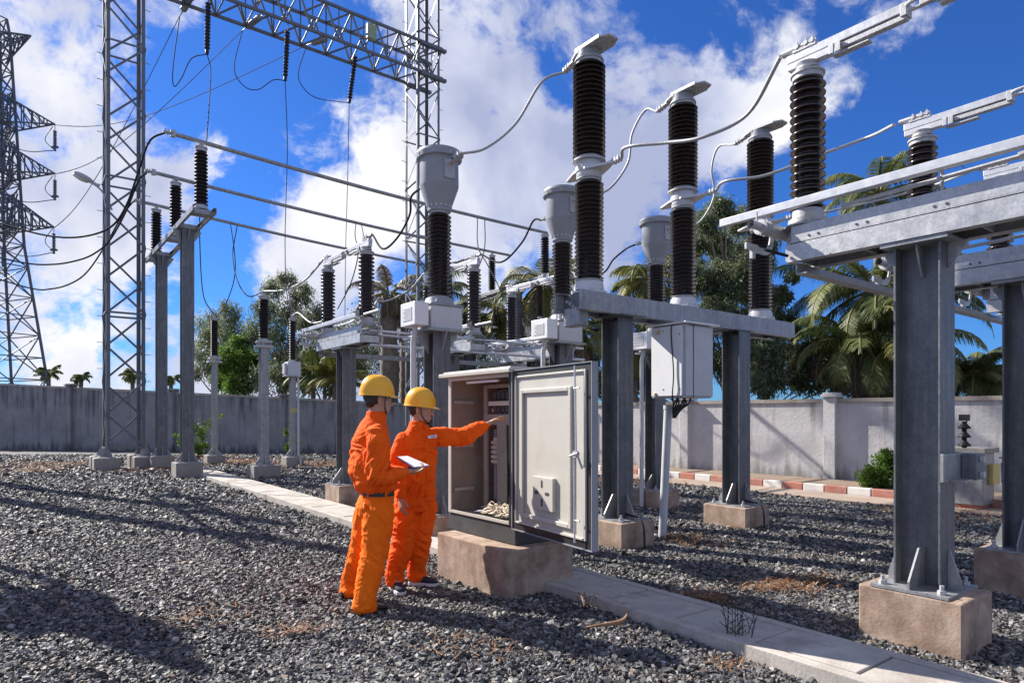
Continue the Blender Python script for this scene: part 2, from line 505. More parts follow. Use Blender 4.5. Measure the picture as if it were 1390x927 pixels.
# ------------------------------------------------------------------ ground sheet
def gravel_ground_mat():
    m, nt, b = mat_new('gravel_ground')
    N, L = nt.nodes, nt.links
    tc = N.new('ShaderNodeTexCoord')
    vo = N.new('ShaderNodeTexVoronoi'); vo.inputs['Scale'].default_value = 22
    L.new(tc.outputs['Object'], vo.inputs['Vector'])
    sx = N.new('ShaderNodeSeparateColor'); L.new(vo.outputs['Color'], sx.inputs[0])
    r = N.new('ShaderNodeValToRGB')
    el = r.color_ramp.elements
    el[0].position = 0; el[0].color = (.038, .036, .035, 1)
    el[1].position = 1; el[1].color = (.34, .33, .33, 1)
    e = el.new(.55); e.color = (.095, .09, .087, 1)
    e = el.new(.85); e.color = (.17, .17, .175, 1)
    L.new(sx.outputs[0], r.inputs[0])
    n = N.new('ShaderNodeTexNoise'); n.inputs['Scale'].default_value = .35; n.inputs['Detail'].default_value = 9
    n.inputs['Roughness'].default_value = .75
    L.new(tc.outputs['Object'], n.inputs['Vector'])
    mr = N.new('ShaderNodeMapRange'); mr.inputs['From Min'].default_value = .60; mr.inputs['From Max'].default_value = .72
    mr.inputs['To Max'].default_value = .8
    L.new(n.outputs['Fac'], mr.inputs['Value'])
    mx = N.new('ShaderNodeMix'); mx.data_type = 'RGBA'; mx.inputs['B'].default_value = (.22, .13, .075, 1)
    L.new(mr.outputs[0], mx.inputs['Factor']); L.new(r.outputs[0], mx.inputs['A'])
    L.new(mx.outputs['Result'], b.inputs['Base Color'])
    b.inputs['Roughness'].default_value = .85
    bp = N.new('ShaderNodeBump'); bp.inputs['Strength'].default_value = 1; bp.inputs['Distance'].default_value = .02
    L.new(sx.outputs[1], bp.inputs['Height']); L.new(bp.outputs[0], b.inputs['Normal'])
    return m


g = MB(); g.add([(-600, -200, 0), (600, -200, 0), (600, 1200, 0), (-600, 1200, 0)], [(0, 1, 2, 3)])
tag(g.build('ground', gravel_ground_mat()), kind='structure')

# ------------------------------------------------------------------ wall
P_COR = Vector((-2.7, 25.2, 0))
WR = [(P_COR, 1.92)]
t = 0
WDIR = Vector((6.94, -7.1, 0)).normalized()
WALL_R_LEN = 22.5
WL_DIR = (Vector((-26.5, 30.5, 0)) - P_COR).normalized()
WL_LEN = 30.0


def wall_mat(name, c1, c2, c3):
    m, nt, b = mat_new(name)
    N, L = nt.nodes, nt.links
    tc = N.new('ShaderNodeTexCoord')
    mp = N.new('ShaderNodeMapping'); mp.inputs['Scale'].default_value = (1, 1, 1)
    L.new(tc.outputs['Object'], mp.inputs['Vector'])
    n = N.new('ShaderNodeTexNoise'); n.inputs['Scale'].default_value = 1.3; n.inputs['Detail'].default_value = 9; n.inputs['Roughness'].default_value = .7
    L.new(mp.outputs[0], n.inputs['Vector'])
    mr = N.new('ShaderNodeMapRange'); mr.inputs['From Min'].default_value = .35; mr.inputs['From Max'].default_value = .65
    L.new(n.outputs['Fac'], mr.inputs['Value'])
    mx = N.new('ShaderNodeMix'); mx.data_type = 'RGBA'; mx.inputs['A'].default_value = (*c1, 1); mx.inputs['B'].default_value = (*c2, 1)
    L.new(mr.outputs[0], mx.inputs['Factor'])
    # rain streaks and rising damp
    st = N.new('ShaderNodeMapping'); st.inputs['Scale'].default_value = (3.5, 3.5, .35)
    L.new(tc.outputs['Object'], st.inputs['Vector'])
    n2 = N.new('ShaderNodeTexNoise'); n2.inputs['Scale'].default_value = 1.6; n2.inputs['Detail'].default_value = 8
    L.new(st.outputs[0], n2.inputs['Vector'])
    sp = N.new('ShaderNodeSeparateXYZ'); L.new(tc.outputs['Object'], sp.inputs[0])
    lo = N.new('ShaderNodeMapRange'); lo.inputs['From Min'].default_value = .45; lo.inputs['From Max'].default_value = 0
    lo.inputs['To Max'].default_value = .30
    L.new(sp.outputs['Z'], lo.inputs['Value'])
    hi = N.new('ShaderNodeMapRange'); hi.inputs['From Min'].default_value = 1.3; hi.inputs['From Max'].default_value = 2.1
    hi.inputs['To Max'].default_value = .12
    L.new(sp.outputs['Z'], hi.inputs['Value'])
    ad = N.new('ShaderNodeMath'); ad.operation = 'ADD'; L.new(n2.outputs['Fac'], ad.inputs[0]); L.new(lo.outputs[0], ad.inputs[1])
    ad2 = N.new('ShaderNodeMath'); ad2.operation = 'ADD'; L.new(ad.outputs[0], ad2.inputs[0]); L.new(hi.outputs[0], ad2.inputs[1])
    m2 = N.new('ShaderNodeMapRange'); m2.inputs['From Min'].default_value = .58; m2.inputs['From Max'].default_value = .78; m2.inputs['To Max'].default_value = .8
    L.new(ad2.outputs[0], m2.inputs['Value'])
    mx2 = N.new('ShaderNodeMix'); mx2.data_type = 'RGBA'; mx2.inputs['B'].default_value = (*c3, 1)
    L.new(m2.outputs[0], mx2.inputs['Factor']); L.new(mx.outputs['Result'], mx2.inputs['A'])
    L.new(mx2.outputs['Result'], b.inputs['Base Color'])
    b.inputs['Roughness'].default_value = .92
    # courses of blockwork telegraphing through the render
    wv = N.new('ShaderNodeMath'); wv.operation = 'MODULO'; wv.inputs[1].default_value = .21
    L.new(sp.outputs['Z'], wv.inputs[0])
    w2 = N.new('ShaderNodeMapRange'); w2.inputs['From Min'].default_value = 0; w2.inputs['From Max'].default_value = .02
    L.new(wv.outputs[0], w2.inputs['Value'])
    nb = N.new('ShaderNodeTexNoise'); nb.inputs['Scale'].default_value = 14; nb.inputs['Detail'].default_value = 6
    L.new(tc.outputs['Object'], nb.inputs['Vector'])
    s = N.new('ShaderNodeMath'); s.operation = 'ADD'
    s.inputs[0].default_value = 0; L.new(nb.outputs['Fac'], s.inputs[1])
    bp = N.new('ShaderNodeBump'); bp.inputs['Strength'].default_value = .5; bp.inputs['Distance'].default_value = .012
    L.new(s.outputs[0], bp.inputs['Height']); L.new(bp.outputs[0], b.inputs['Normal'])
    return m


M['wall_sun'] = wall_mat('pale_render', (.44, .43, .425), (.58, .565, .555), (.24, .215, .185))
M['wall_shade'] = wall_mat('shaded_stained_render', (.19, .19, .20), (.28, .278, .285), (.06, .058, .06))  # shaded copy of the render: shade in the darker tones, plus stains
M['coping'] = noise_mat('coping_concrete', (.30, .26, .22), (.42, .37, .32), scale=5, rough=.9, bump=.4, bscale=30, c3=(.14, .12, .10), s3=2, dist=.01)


def make_wall(name, p0, d, length, h0, h1, mat, pil0, pitch, label, thick=.16):
    nrm = Vector((d.y, -d.x, 0))
    if nrm.dot(-p0) < 0: nrm = -nrm
    root = empty(name, p0, label=label, cat='wall', group='boundary walls of the yard')
    m = MB(); c = MB()

    def hh(s): return h0 + (h1 - h0) * s / length
    n = 10
    for i in range(n):
        s0, s1 = length * i / n, length * (i + 1) / n
        a, b_ = d * s0, d * s1
        back = -nrm * thick
        z0, z1 = hh(s0) - .09, hh(s1) - .09
        m.add([a, b_, b_ + UP * z1, a + UP * z0, a + back, b_ + back, b_ + back + UP * z1, a + back + UP * z0],
              [(0, 1, 2, 3), (5, 4, 7, 6), (3, 2, 6, 7)])
        f = nrm * .035; bk = -nrm * (thick + .035)
        e = UP * .085
        vs = [a + f + UP * (z0 + .002), b_ + f + UP * (z1 + .002), b_ + bk + UP * (z1 + .002), a + bk + UP * (z0 + .002)]
        vs += [p + e for p in vs]
        c.add(vs, [(3, 2, 1, 0), (4, 5, 6, 7), (0, 1, 5, 4), (2, 3, 7, 6), (1, 2, 6, 5), (3, 0, 4, 7)])
    m.build('wall_face', mat, root)
    c.build('coping', M['coping'], root)
    s = pil0
    rz = math.atan2(d.y, d.x)
    while s < length:
        if s > .15:
            p = MB()
            h = hh(s) + .02
            cc = d * s + nrm * -.01
            p.box((cc.x, cc.y, h / 2), (.25, .36, h), rz)
            p.box((cc.x, cc.y, h + .03), (.36, .46, .05), rz)
            p.box((cc.x, cc.y, h + .085), (.30, .36, .05), rz)
            p.build('pilaster', mat, root, bevel=.008)
        s += pitch
    return root


# pilasters were read off at u = 340/2.317.. on the sunny wall, u = 97 and 385 on the shaded one
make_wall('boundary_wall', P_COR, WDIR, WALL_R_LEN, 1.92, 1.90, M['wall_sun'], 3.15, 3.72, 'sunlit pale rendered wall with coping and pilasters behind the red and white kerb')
make_wall('boundary_wall', P_COR + WL_DIR * .12, WL_DIR, WL_LEN, 1.95, 3.45, M['wall_shade'], 6.6, 5.22, 'stained wall coloured darker for its shade, behind the lattice mast and the steel posts')

# ------------------------------------------------------------------ road strip and kerb in front of the sunny wall
K0 = Vector((2.32, 17.8, 0))
KD = Vector((5.51, -7.45, 0)).normalized()
KN = Vector((KD.y, -KD.x, 0))
if KN.dot(-K0) < 0: KN = -KN          # towards the camera
m = MB()
a, b_ = K0 - KD * 14, K0 + KD * 16
m.add([a + KN * .02, b_ + KN * .02, b_ + KN * .98, a + KN * .98], [(0, 1, 2, 3)])
for v in range(len(m.v)): m.v[v] = (m.v[v][0], m.v[v][1], .035)
m.add([(*(a + KN * .98).xy, .035), (*(b_ + KN * .98).xy, .035), (*(b_ + KN * .98).xy, -.02), (*(a + KN * .98).xy, -.02)], [(0, 1, 2, 3)])
tag(m.build('road', M['road']), kind='structure')
m = MB(); m.box(((a + b_) / 2 - KN * 1.0 + UP * .05).to_tuple(), ((b_ - a).length, 1.9, .1), math.atan2(KD.y, KD.x))
M['soil'] = noise_mat('dry_soil', (.17, .12, .085), (.30, .22, .16), scale=3, rough=.95, bump=.6, bscale=18, c3=(.12, .10, .06), s3=1.5, dist=.02)
tag(m.build('verge', M['soil']), kind='structure')
kr = empty('painted_kerb', K0, label='long kerb painted in red and white blocks along the road below the pale wall', cat='kerb')
s = -13.5; i = 0
while s < 15:
    l = .44
    k = MB(); k.box((KD * (s + l / 2) - KN * .06 + UP * .085).to_tuple(), (l - .012, .13, .17), math.atan2(KD.y, KD.x))
    k.build('kerb_block', M['kerb_red'] if i % 2 else M['kerb_white'], kr, bevel=.015)
    s += l; i += 1

# ------------------------------------------------------------------ cable trench path
U0 = Vector((.70, 5.99, 0))
TW = .60
root = empty('cable_trench', U0, label='pale concrete cable trench with flat cover slabs crossing the gravel', cat='cable trench')
m = MB()
ts, te = -5.2, 14.9


def tp(t, s, z): return D1 * t - D2 * s + UP * z


for s0, s1 in ((0, .085), (TW - .085, TW)):
    vs = [tp(ts, s0, -.02), tp(te, s0, -.02), tp(te, s1, -.02), tp(ts, s1, -.02)]
    vs += [p + UP * .12 for p in vs]
    m.add(vs, [(0, 1, 5, 4), (1, 2, 6, 5), (2, 3, 7, 6), (3, 0, 4, 7), (4, 5, 6, 7)])
m.build('trench_edge', M['slab'], root, bevel=.006)
t = ts
random.seed(3)
while t < te - .1:
    l = random.choice((.62, .62, .66))
    if -.95 < t + l / 2 < -.95: pass
    z = .098 + random.uniform(-.004, .005)
    k = MB()
    vs = [tp(t + .008, .095, z - .06), tp(t + l - .008, .095, z - .06), tp(t + l - .008, TW - .095, z - .06), tp(t + .008, TW - .095, z - .06)]
    vs += [p + UP * .06 for p in vs]
    k.add(vs, [(0, 1, 5, 4), (1, 2, 6, 5), (2, 3, 7, 6), (3, 0, 4, 7), (4, 5, 6, 7)])
    k.build('cover_slab', M['slab'], root, bevel=.005)
    t += l


# ------------------------------------------------------------------ crushed stone
def in_path(x, y):
    rx, ry = x - U0.x, y - U0.y
    s = -(rx * D2.x + ry * D2.y)
    return (s > -.02) & (s < TW + .02)


def past_kerb(x, y):
    return ((x - K0.x) * KN.x + (y - K0.y) * KN.y) < .97


FOOT = []      # (centre, halfx, halfy) footprints to keep clear, filled by the builders


def scatter_gravel():
    bands = [(2.6, 5.2, 3500, .0205), (5.2, 8, 2300, .0225), (8, 12, 1100, .029), (12, 16, 450, .039), (16, 25, 190, .052)]
    Vs, As = [], []
    cube = np.array([(-1, -1, -1), (1, -1, -1), (1, 1, -1), (-1, 1, -1), (-1, -1, 1), (1, -1, 1), (1, 1, 1), (-1, 1, 1)], float)
    tot = 0
    for y0, y1, dens, size in bands:
        area = .86 * 2 * (y1 ** 2 - y0 ** 2) / 2 + 1.6 * (y1 - y0)
        n = int(area * dens)
        y = np.sqrt(rng.random(n) * (y1 ** 2 - y0 ** 2) + y0 ** 2)
        x = (rng.random(n) * 2 - 1) * (.86 * y + .8)
        keep = ~in_path(x, y) & ~past_kerb(x, y)
        keep &= (x * .975 + y * .22) > -100
        for c, hx, hy in FOOT:
            dx, dy = x - c[0], y - c[1]
            lx = dx * D2.x + dy * D2.y; ly = dx * D1.x + dy * D1.y
            keep &= ~((abs(lx) < hx - .01) & (abs(ly) < hy - .01))
        x, y = x[keep], y[keep]
        n = len(x)
        sz = size * np.exp(rng.normal(0, .45, n)).clip(.4, 2.4)
        s3 = np.stack([sz * rng.uniform(.6, 1.15, n), sz * rng.uniform(.45, .85, n), sz * rng.uniform(.18, .5, n)], 1)
        v = cube[None] * (1 + rng.uniform(-.45, .25, (n, 8, 3))) * s3[:, None, :] * .62
        # wedge-like flakes: one end pinched
        v[:, 4:, :2] *= rng.uniform(.35, .95, (n, 1, 1))
        v[:, 4:, :2] += rng.uniform(-.3, .3, (n, 1, 2)) * s3[:, None, :1]
        ax, ay, az = rng.normal(0, .38, n), rng.normal(0, .38, n), rng.random(n) * 2 * PI
        cx, sx, cy, sy, cz, sz_ = np.cos(ax), np.sin(ax), np.cos(ay), np.sin(ay), np.cos(az), np.sin(az)
        X, Y, Z = v[..., 0], v[..., 1], v[..., 2]
        Y, Z = Y * cx[:, None] - Z * sx[:, None], Y * sx[:, None] + Z * cx[:, None]
        X, Z = X * cy[:, None] + Z * sy[:, None], -X * sy[:, None] + Z * cy[:, None]
        X, Y = X * cz[:, None] - Y * sz_[:, None], X * sz_[:, None] + Y * cz[:, None]
        hum = .012 * np.sin(x * 2.1 + np.sin(y * 1.7) * 1.3) + .012 * np.cos(y * 2.7 + x * .6)
        zc = rng.uniform(-.002, .026, n) * (size / .03) + hum * .8 + .008
        v = np.stack([X + x[:, None], Y + y[:, None], Z + zc[:, None]], 2)
        Vs.append(v.reshape(-1, 3))
        As.append(rng.random(n))
        tot += n
    V = np.concatenate(Vs); A = np.concatenate(As)
    f = np.array([(3, 2, 1, 0), (4, 5, 6, 7), (0, 1, 5, 4), (1, 2, 6, 5), (2, 3, 7, 6), (3, 0, 4, 7)])
    # triangulated so that the bent faces stay crisp
    tri = np.concatenate([f[:, [0, 1, 2]], f[:, [0, 2, 3]]])
    F = (np.arange(tot)[:, None, None] * 8 + tri[None]).reshape(-1, 3)
    mat = attr_mat('crushed_stone', [(0, (.030, .029, .029)), (.35, (.066, .064, .063)), (.62, (.112, .108, .104)), (.80, (.18, .174, .168)), (.90, (.29, .28, .27)), (.945, (.17, .115, .08)), (.97, (.25, .20, .15)), (1, (.44, .43, .41))], rough=.62, spec=.45)
    o = mesh_np('gravel', V, F, mat, attr=np.repeat(A, 12))
    tag(o, kind='stuff')


def straw(patches, name='dry_grass'):
    """thin dead blades lying in patches: (centre, radius, count, length, height)"""
    V, F, A = [], [], []
    k = 0
    for (c, rad, n, ln, hz) in patches:
        a = rng.random(n) * 2 * PI; r = rad * np.sqrt(rng.random(n)) * rng.uniform(.3, 1, n)
        px, py = c[0] + np.cos(a) * r, c[1] + np.sin(a) * r * .8
        d = rng.random(n) * 2 * PI
        L_ = ln * rng.uniform(.4, 1.3, n)
        w = rng.uniform(.0016, .0035, n) * (1 + c[1] / 12)
        h0 = rng.uniform(.015, .05, n); h1 = h0 + hz * rng.random(n)
        dx, dy = np.cos(d), np.sin(d)
        mid = rng.normal(0, .25, n)
        for j, (tt, ww) in enumerate(((0, 1), (.5, .9), (1, .2))):
            hh = h0 + (h1 - h0) * (1 - (1 - tt) ** 2)
            ox = px + dx * L_ * tt - dy * mid * L_ * tt * tt
            oy = py + dy * L_ * tt + dx * mid * L_ * tt * tt
            for sgn in (-1, 1):
                V.append(np.stack([ox - dy * w * sgn * ww, oy + dx * w * sgn * ww, hh], 1))
        base = k
        idx = np.arange(n)
        # vertex layout: 6 blocks of n
        for q in ((0, 1, 3, 2), (2, 3, 5, 4)):
            F.append(np.stack([base + q_ * n + idx for q_ in q], 1))
            A.append(rng.random(n))
        k += 6 * n
    mat = attr_mat('dead_grass', [(0, (.20, .085, .035)), (.4, (.30, .13, .05)), (.75, (.38, .22, .11)), (1, (.46, .37, .25))], rough=.85, trans=.2)
    return tag(mesh_np(name, np.concatenate(V), np.concatenate(F), mat, attr=np.concatenate(A)), kind='stuff')
# ------------------------------------------------------------------ steelwork pieces (local frame: x along D2, y along D1)
def footing(root, sx, sy, h, mat=None, jit=.0):
    m = MB(); m.box((0, 0, h / 2 - .03), (sx, sy, h + .06))
    o = m.build('footing', mat or M['conc'], root, bevel=.014)
    return o


def hsec(dy, bx, t=.012, tw=.009):
    """H outline, web along y"""
    hy, hx = dy / 2, bx / 2
    w = tw / 2
    return [(-hx, -hy), (hx, -hy), (hx, -hy + t), (w, -hy + t), (w, hy - t), (hx, hy - t), (hx, hy), (-hx, hy), (-hx, hy - t), (-w, hy - t), (-w, -hy + t), (-hx, -hy + t)]


def h_column(root, z0, z1, dy=.27, bx=.24, at=(0, 0), gusset=.24, mat=None, plate=(.50, .46), web_axis='y', t=.014):
    ax, ay = at
    mat = mat or M['galv_dark']
    poly = [(x + ax, y + ay) for x, y in hsec(dy, bx, t=t)] if web_axis == 'y' else [(y + ax, x + ay) for x, y in hsec(dy, bx, t=t)]
    m = MB(); m.ext(poly, (0, 0, z0 + .018), (0, 0, z1), (1, 0, 0), (0, 1, 0))
    col = m.build('column', mat, root, bevel=.002)
    px, py = plate
    m = MB(); m.box((ax, ay, z0 + .009), (px, py, .018)); m.build('base_plate', M['galv'], col)
    if gusset:
        g = gusset
        for sgn in (-1, 1):
            # across the flanges (y direction)
            y0 = ay + sgn * (dy / 2 + .001); y1 = ay + sgn * (py / 2 - .01)
            for xx in (ax - bx * .0,):
                m = MB()
                m.ext([(0, 0), (abs(y1 - y0), 0), (abs(y1 - y0), .05), (.012, g), (0, g)], (xx - .006, y0, z0 + .0185), (xx + .006, y0, z0 + .0185), (0, sgn, 0), (0, 0, 1))
                m.build('gusset', M['galv'], col)
            x0 = ax + sgn * .006; x1 = ax + sgn * (px / 2 - .01)
            m = MB()
            m.ext([(0, 0), (abs(x1 - x0), 0), (abs(x1 - x0), .05), (abs(x1 - x0) * .35, g), (0, g)], (x0, ay - .006, z0 + .0185), (x0, ay + .006, z0 + .0185), (sgn, 0, 0), (0, 0, 1))
            m.build('gusset', M['galv'], col)
    for sx_ in (-1, 1):
        for sy_ in (-1, 1):
            m = MB()
            bx_, by_ = ax + sx_ * (px / 2 - .055), ay + sy_ * (py / 2 - .055)
            m.lathe([(.026, 0), (.026, .024)], 6, (bx_, by_, z0 + .019))
            m.lathe([(.014, .024), (.014, .055)], 8, (bx_, by_, z0 + .019))
            m.build('anchor_bolt', M['alu_rough'], col, smooth=30)
    return col


def c_channel(m, x, y0, y1, z0, z1, side, fl=.07, t=.008, axis='y'):
    """channel along y with its web at x and flanges pointing to -side*x"""
    h = z1 - z0
    poly = [(0, 0), (fl, 0), (fl, t), (t, t), (t, h - t), (fl, h - t), (fl, h), (0, h)]
    if axis == 'y':
        m.ext(poly, (x, y0, z0), (x, y1, z0), (-side, 0, 0), (0, 0, 1))
    else:
        m.ext(poly, (y0, x, z0), (y1, x, z0), (0, -side, 0), (0, 0, 1))


def shed_profile(z0, z1, Rr, rc, n, taper=0.0, alt=False):
    p = (z1 - z0) / n
    prof = [(rc * 1.02, z0)]
    for i in range(n):
        k = 1 - taper * (i / n)
        z = z0 + p * i
        RR = Rr * k * (0.9 if alt and i % 2 else 1)
        prof += [(rc * k, z + .10 * p), (rc * k + (RR - rc * k) * .55, z + .26 * p), (RR * .985, z + .16 * p), (RR, z + .26 * p), (RR * .97, z + .36 * p), (rc * k + (RR - rc * k) * .35, z + .60 * p), (rc * k, z + .80 * p)]
    prof.append((rc * (1 - taper), z1))
    return prof


def insulator(root, name, at, z0, z1, Rr, rc, n, mat=None, seg=20, base=.07, cap=.06, taper=0, alt=False, fr=None):
    """porcelain stack with metal foot and cap"""
    ax, ay = at
    m = MB(); m.lathe(shed_profile(z0 + base, z1 - cap, Rr, rc, n, taper, alt), seg, (ax, ay, 0))
    o = m.build(name, mat or M['porc'], root, smooth=50)
    fr = fr or rc * 1.35
    if base:
        m = MB(); m.lathe([(fr * 1.25, z0), (fr * 1.25, z0 + base * .28), (fr, z0 + base * .32), (fr * .98, z0 + base)], seg, (ax, ay, 0))
        m.build('foot_flange', M['alu_rough'], o, smooth=35)
    if cap:
        f2 = fr * (1 - taper)
        m = MB(); m.lathe([(f2 * .98, z1 - cap), (f2, z1 - cap * .3), (f2 * 1.1, z1 - cap * .28), (f2 * 1.1, z1)], seg, (ax, ay, 0))
        m.build('cap_flange', M['alu_rough'], o, smooth=35)
    return o


def terminal(m, p, d, s=1.0):
    """bolted cable clamp at p pointing along d"""
    p, d = Vector(p), Vector(d).normalized()
    m.bar(p, p + d * .10 * s, .075 * s, .025 * s)
    m.tube([p + d * .07 * s, p + d * .20 * s], .024 * s, 10)
    x = d.cross(UP).normalized() if abs(d.z) < .9 else Vector((1, 0, 0))
    u = x.cross(d)
    for k in (.09, .13, .17):
        for sg in (-1, 1):
            q = p + d * k * s + x * .026 * s * sg
            m.tube([q - u * .03 * s, q + u * .035 * s], .008 * s, 6)
        m.bar(p + d * (k - .012) * s, p + d * (k + .012) * s, .075 * s, .034 * s)


# ------------------------------------------------------------------ disconnector (one phase)
def make_disconnector():
    r = empty('disconnector', (0, 0, 0), TH, 'x', 'disconnector', 'two row disconnectors on steel columns')
    footing(r, .50, .62, .37)
    h_column(r, .37, 2.62, dy=.28, bx=.235, gusset=.25)
    m = MB(); m.box((0, 0, 2.634), (.36, .40, .025)); m.build('head_plate', M['galv'], r)
    for s in (-1, 1):
        m = MB(); m.ext([(0, 0), (.10, 0), (.10, -.03), (.012, -.16), (0, -.16)], (-.006, s * .141, 2.62), (.006, s * .141, 2.62), (0, s, 0), (0, 0, 1))
        m.build('head_gusset', M['galv'], r)
        m = MB(); m.ext([(0, 0), (.11, 0), (.11, -.03), (.03, -.2), (0, -.2)], (s * .006, -.006, 2.62), (s * .006, .006, 2.62), (s, 0, 0), (0, 0, 1))
        m.build('head_gusset', M['galv'], r)
    BL = .97
    m = MB()
    for s in (-1, 1): c_channel(m, s * .19, -BL, .87, 2.650, 2.782, s, fl=.075)
    for y in (-BL + .05, .82, -.35, .35): m.box((0, y, 2.718), (.36, .01, .11))
    m.build('lower_beam', M['galv_light'], r, bevel=.0015)
    m = MB(); m.bb(-.183, .183, -BL + .04, .84, 2.7825, 2.7895); m.build('gap_shade_strip', M['black'], r)  # black strip put in for the shade in the slit between beams
    m = MB()
    for s in (-1, 1): c_channel(m, s * .150, -BL + .03, .85, 2.790, 2.925, s, fl=.06)
    ub = m.build('upper_beam', M['galv_light'], r, bevel=.0015)
    for s in (-1, 1):
        m = MB(); m.bb(s * .1515, s * .187, -BL + .03, .85, 2.790, 2.797); m.bb(s * .181, s * .187, -BL + .10, .80, 2.798, 2.846)
        m.build('side_angle', M['galv_light'], ub)
    # bolt holes as dark studs along the flange line
    m = MB()
    for y in (-.75, -.68, -.2, -.13, .28, .35, .62, .69):
        m = MB(); m.lathe([(.009, 0), (.009, .004)], 8, (-.1915, y, 2.822), M=Matrix.Rotation(R(90), 3, 'Y')); m.build('bolt', M['dark'], ub)
    for sg in (1, -1):
        y = sg * .80
        o = insulator(r, 'post_insulator', (0, y), 2.962, 4.10, .128, .082, 16, base=.10, cap=.05, seg=24)
        m = MB(); m.lathe([(.17, 2.928), (.17, 2.94), (.145, 2.942), (.145, 2.960)], 20, (0, y, 0)); m.build('bearing_plate', M['galv'], o, smooth=30)
        m = MB(); m.lathe([(.06, 4.10), (.06, 4.125), (.085, 4.13), (.085, 4.145), (.075, 4.15), (.085, 4.175)], 18, (0, y, 0)); m.build('turning_head', M['alu_rough'], o, smooth=35)
        a = MB()
        a.bb(-.035, .035, sg * .10, sg * .95, 4.222, 4.285)
        arm = a.build('contact_arm', M['alu'], r, bevel=.005)
        a = MB(); a.bb(-.033, .033, sg * .62, sg * .945, 4.167, 4.220); a.build('arm_saddle', M['alu'], arm, bevel=.004)
        a = MB(); a.bb(-.028, .028, sg * .10, sg * .56, 4.175, 4.210)
        a.bb(-.05, -.034, sg * .53, sg * .57, 4.150, 4.222); a.bb(-.05, -.034, sg * .58, sg * .615, 4.150, 4.222); a.bb(.034, .045, sg * .35, sg * .60, 4.145, 4.160)
        a.bb(-.03, .03, sg * .34, sg * .60, 4.138, 4.150)
        a.build('lower_rail', M['alu_rough'], arm, bevel=.003)
        # contact fork: two bowed fingers
        a = MB()
        for s in (-1, 1):
            pts = [(s * .02, sg * .11, 4.250), (s * .05, sg * .06, 4.260), (s * .05, sg * -.10, 4.260), (s * .02, sg * -.16, 4.250)]
            if sg == 1:
                a.tube(spline(pts, 4), .014, 8)
        a.bb(-.045, .045, sg * .09, sg * .13, 4.195, 4.282)
        if sg == -1: a.bb(-.018, .018, .02, -.12, 4.230, 4.280)
        a.build('contact_fork', M['alu_rough'], arm, bevel=.002)
        a = MB()
        a.bb(-.04, .04, sg * .72, sg * .90, 4.286, 4.305)
        for yy in (.75, .80, .87):
            a.tube([(-.045, sg * yy, 4.325), (.045, sg * yy, 4.325)], .018, 8)
            a.tube([(.025, sg * yy, 4.290), (.025, sg * yy, 4.360)], .009, 6)
            a.tube([(-.025, sg * yy, 4.290), (-.025, sg * yy, 4.360)], .009, 6)
        a.tube([(0, sg * .80, 4.328), (0, sg * 1.0, 4.328)], .026, 10)
        a.build('terminal_clamp', M['alu_rough'], arm, smooth=35)
    # earthing blade lying along the beam, on the camera side
    m = MB(); m.bb(-.262, -.212, -1.05, 1.40, 3.03, 3.09)
    eb = m.build('earthing_blade', M['alu'], r, bevel=.004)
    m = MB(); m.bb(-.268, -.20, -1.13, -.98, 3.048, 3.12); m.tube([(-.237, -1.1, 3.12), (-.237, -1.1, 3.145)], .012); m.tube([(-.237, -1.03, 3.12), (-.237, -1.03, 3.145)], .012)
    m.build('blade_tip', M['black'], eb)
    m = MB()
    m.tube([(-.12, .55, 3.08), (-.12, -1.5, 3.08)], .021, 10)
    m.build('counter_tube', M['alu'], r, smooth=40)
    m = MB(); m.tube([(-.195, .45, 2.97), (-.12, -.55, 3.02)], .015, 8)
    m.tube([(-.12, -.55, 3.02), (-.10, -.62, 3.04)], .026, 8); m.lathe([(.035, 0), (.035, .05)], 10, (-.09, -.66, 3.0))
    m.tube([(-.12, -.15, 2.928), (-.12, -.15, 3.08)], .011, 6); m.tube([(-.12, -.15, 3.06), (-.24, -.02, 3.08)], .011, 6)
    m.build('link_rod', M['alu_rough'], r, smooth=40)
    m = MB()
    m.tube([(-.46, .99, 2.925), (-.2, .99, 2.925)], .030, 14, caps=False)
    m.tube([(-.46, .99, 2.925), (-.2, .99, 2.925)], .023, 14, caps=False)
    m.tube([(-.34, .99, 2.925), (.08, .99, 2.925)], .050, 18)
    for x in (-.33, -.29, -.25): m.tube([(x - .008, .99, 2.925), (x + .008, .99, 2.925)], .058, 16)
    m.bb(-.02, .11, .89, .96, 2.83, 2.96)
    for x in (-.38, -.24): m.tube([(x, .99, 2.93), (x, .99, 3.03)], .008, 6)
    m.build('operating_shaft', M['alu_rough'], r, smooth=40)
    m = MB()
    pts = [(-.24, 1.06, 3.02)] + [(-.17 + .12 * math.sin(a), 1.07, 2.90 + .125 * math.cos(a)) for a in [k * PI / 8 for k in range(1, 8)]] + [(-.28, 1.06, 2.775)]
    pts = spline(pts, 3)
    for i in range(len(pts) - 1): m.bar(pts[i], pts[i + 1] + (pts[i + 1] - pts[i]) * .15, .05, .010, up=(0, 1, 0))
    m.bb(-.42, -.26, 1.05, 1.065, 2.76, 2.81); m.bb(-.35, -.31, 1.045, 1.07, 2.70, 2.76)
    for x in (-.40, -.36, -.30): m.tube([(x, 1.04, 2.785), (x, 1.075, 2.785)], .010, 6)
    m.build('flexible_strap', M['alu'], r)
    return r


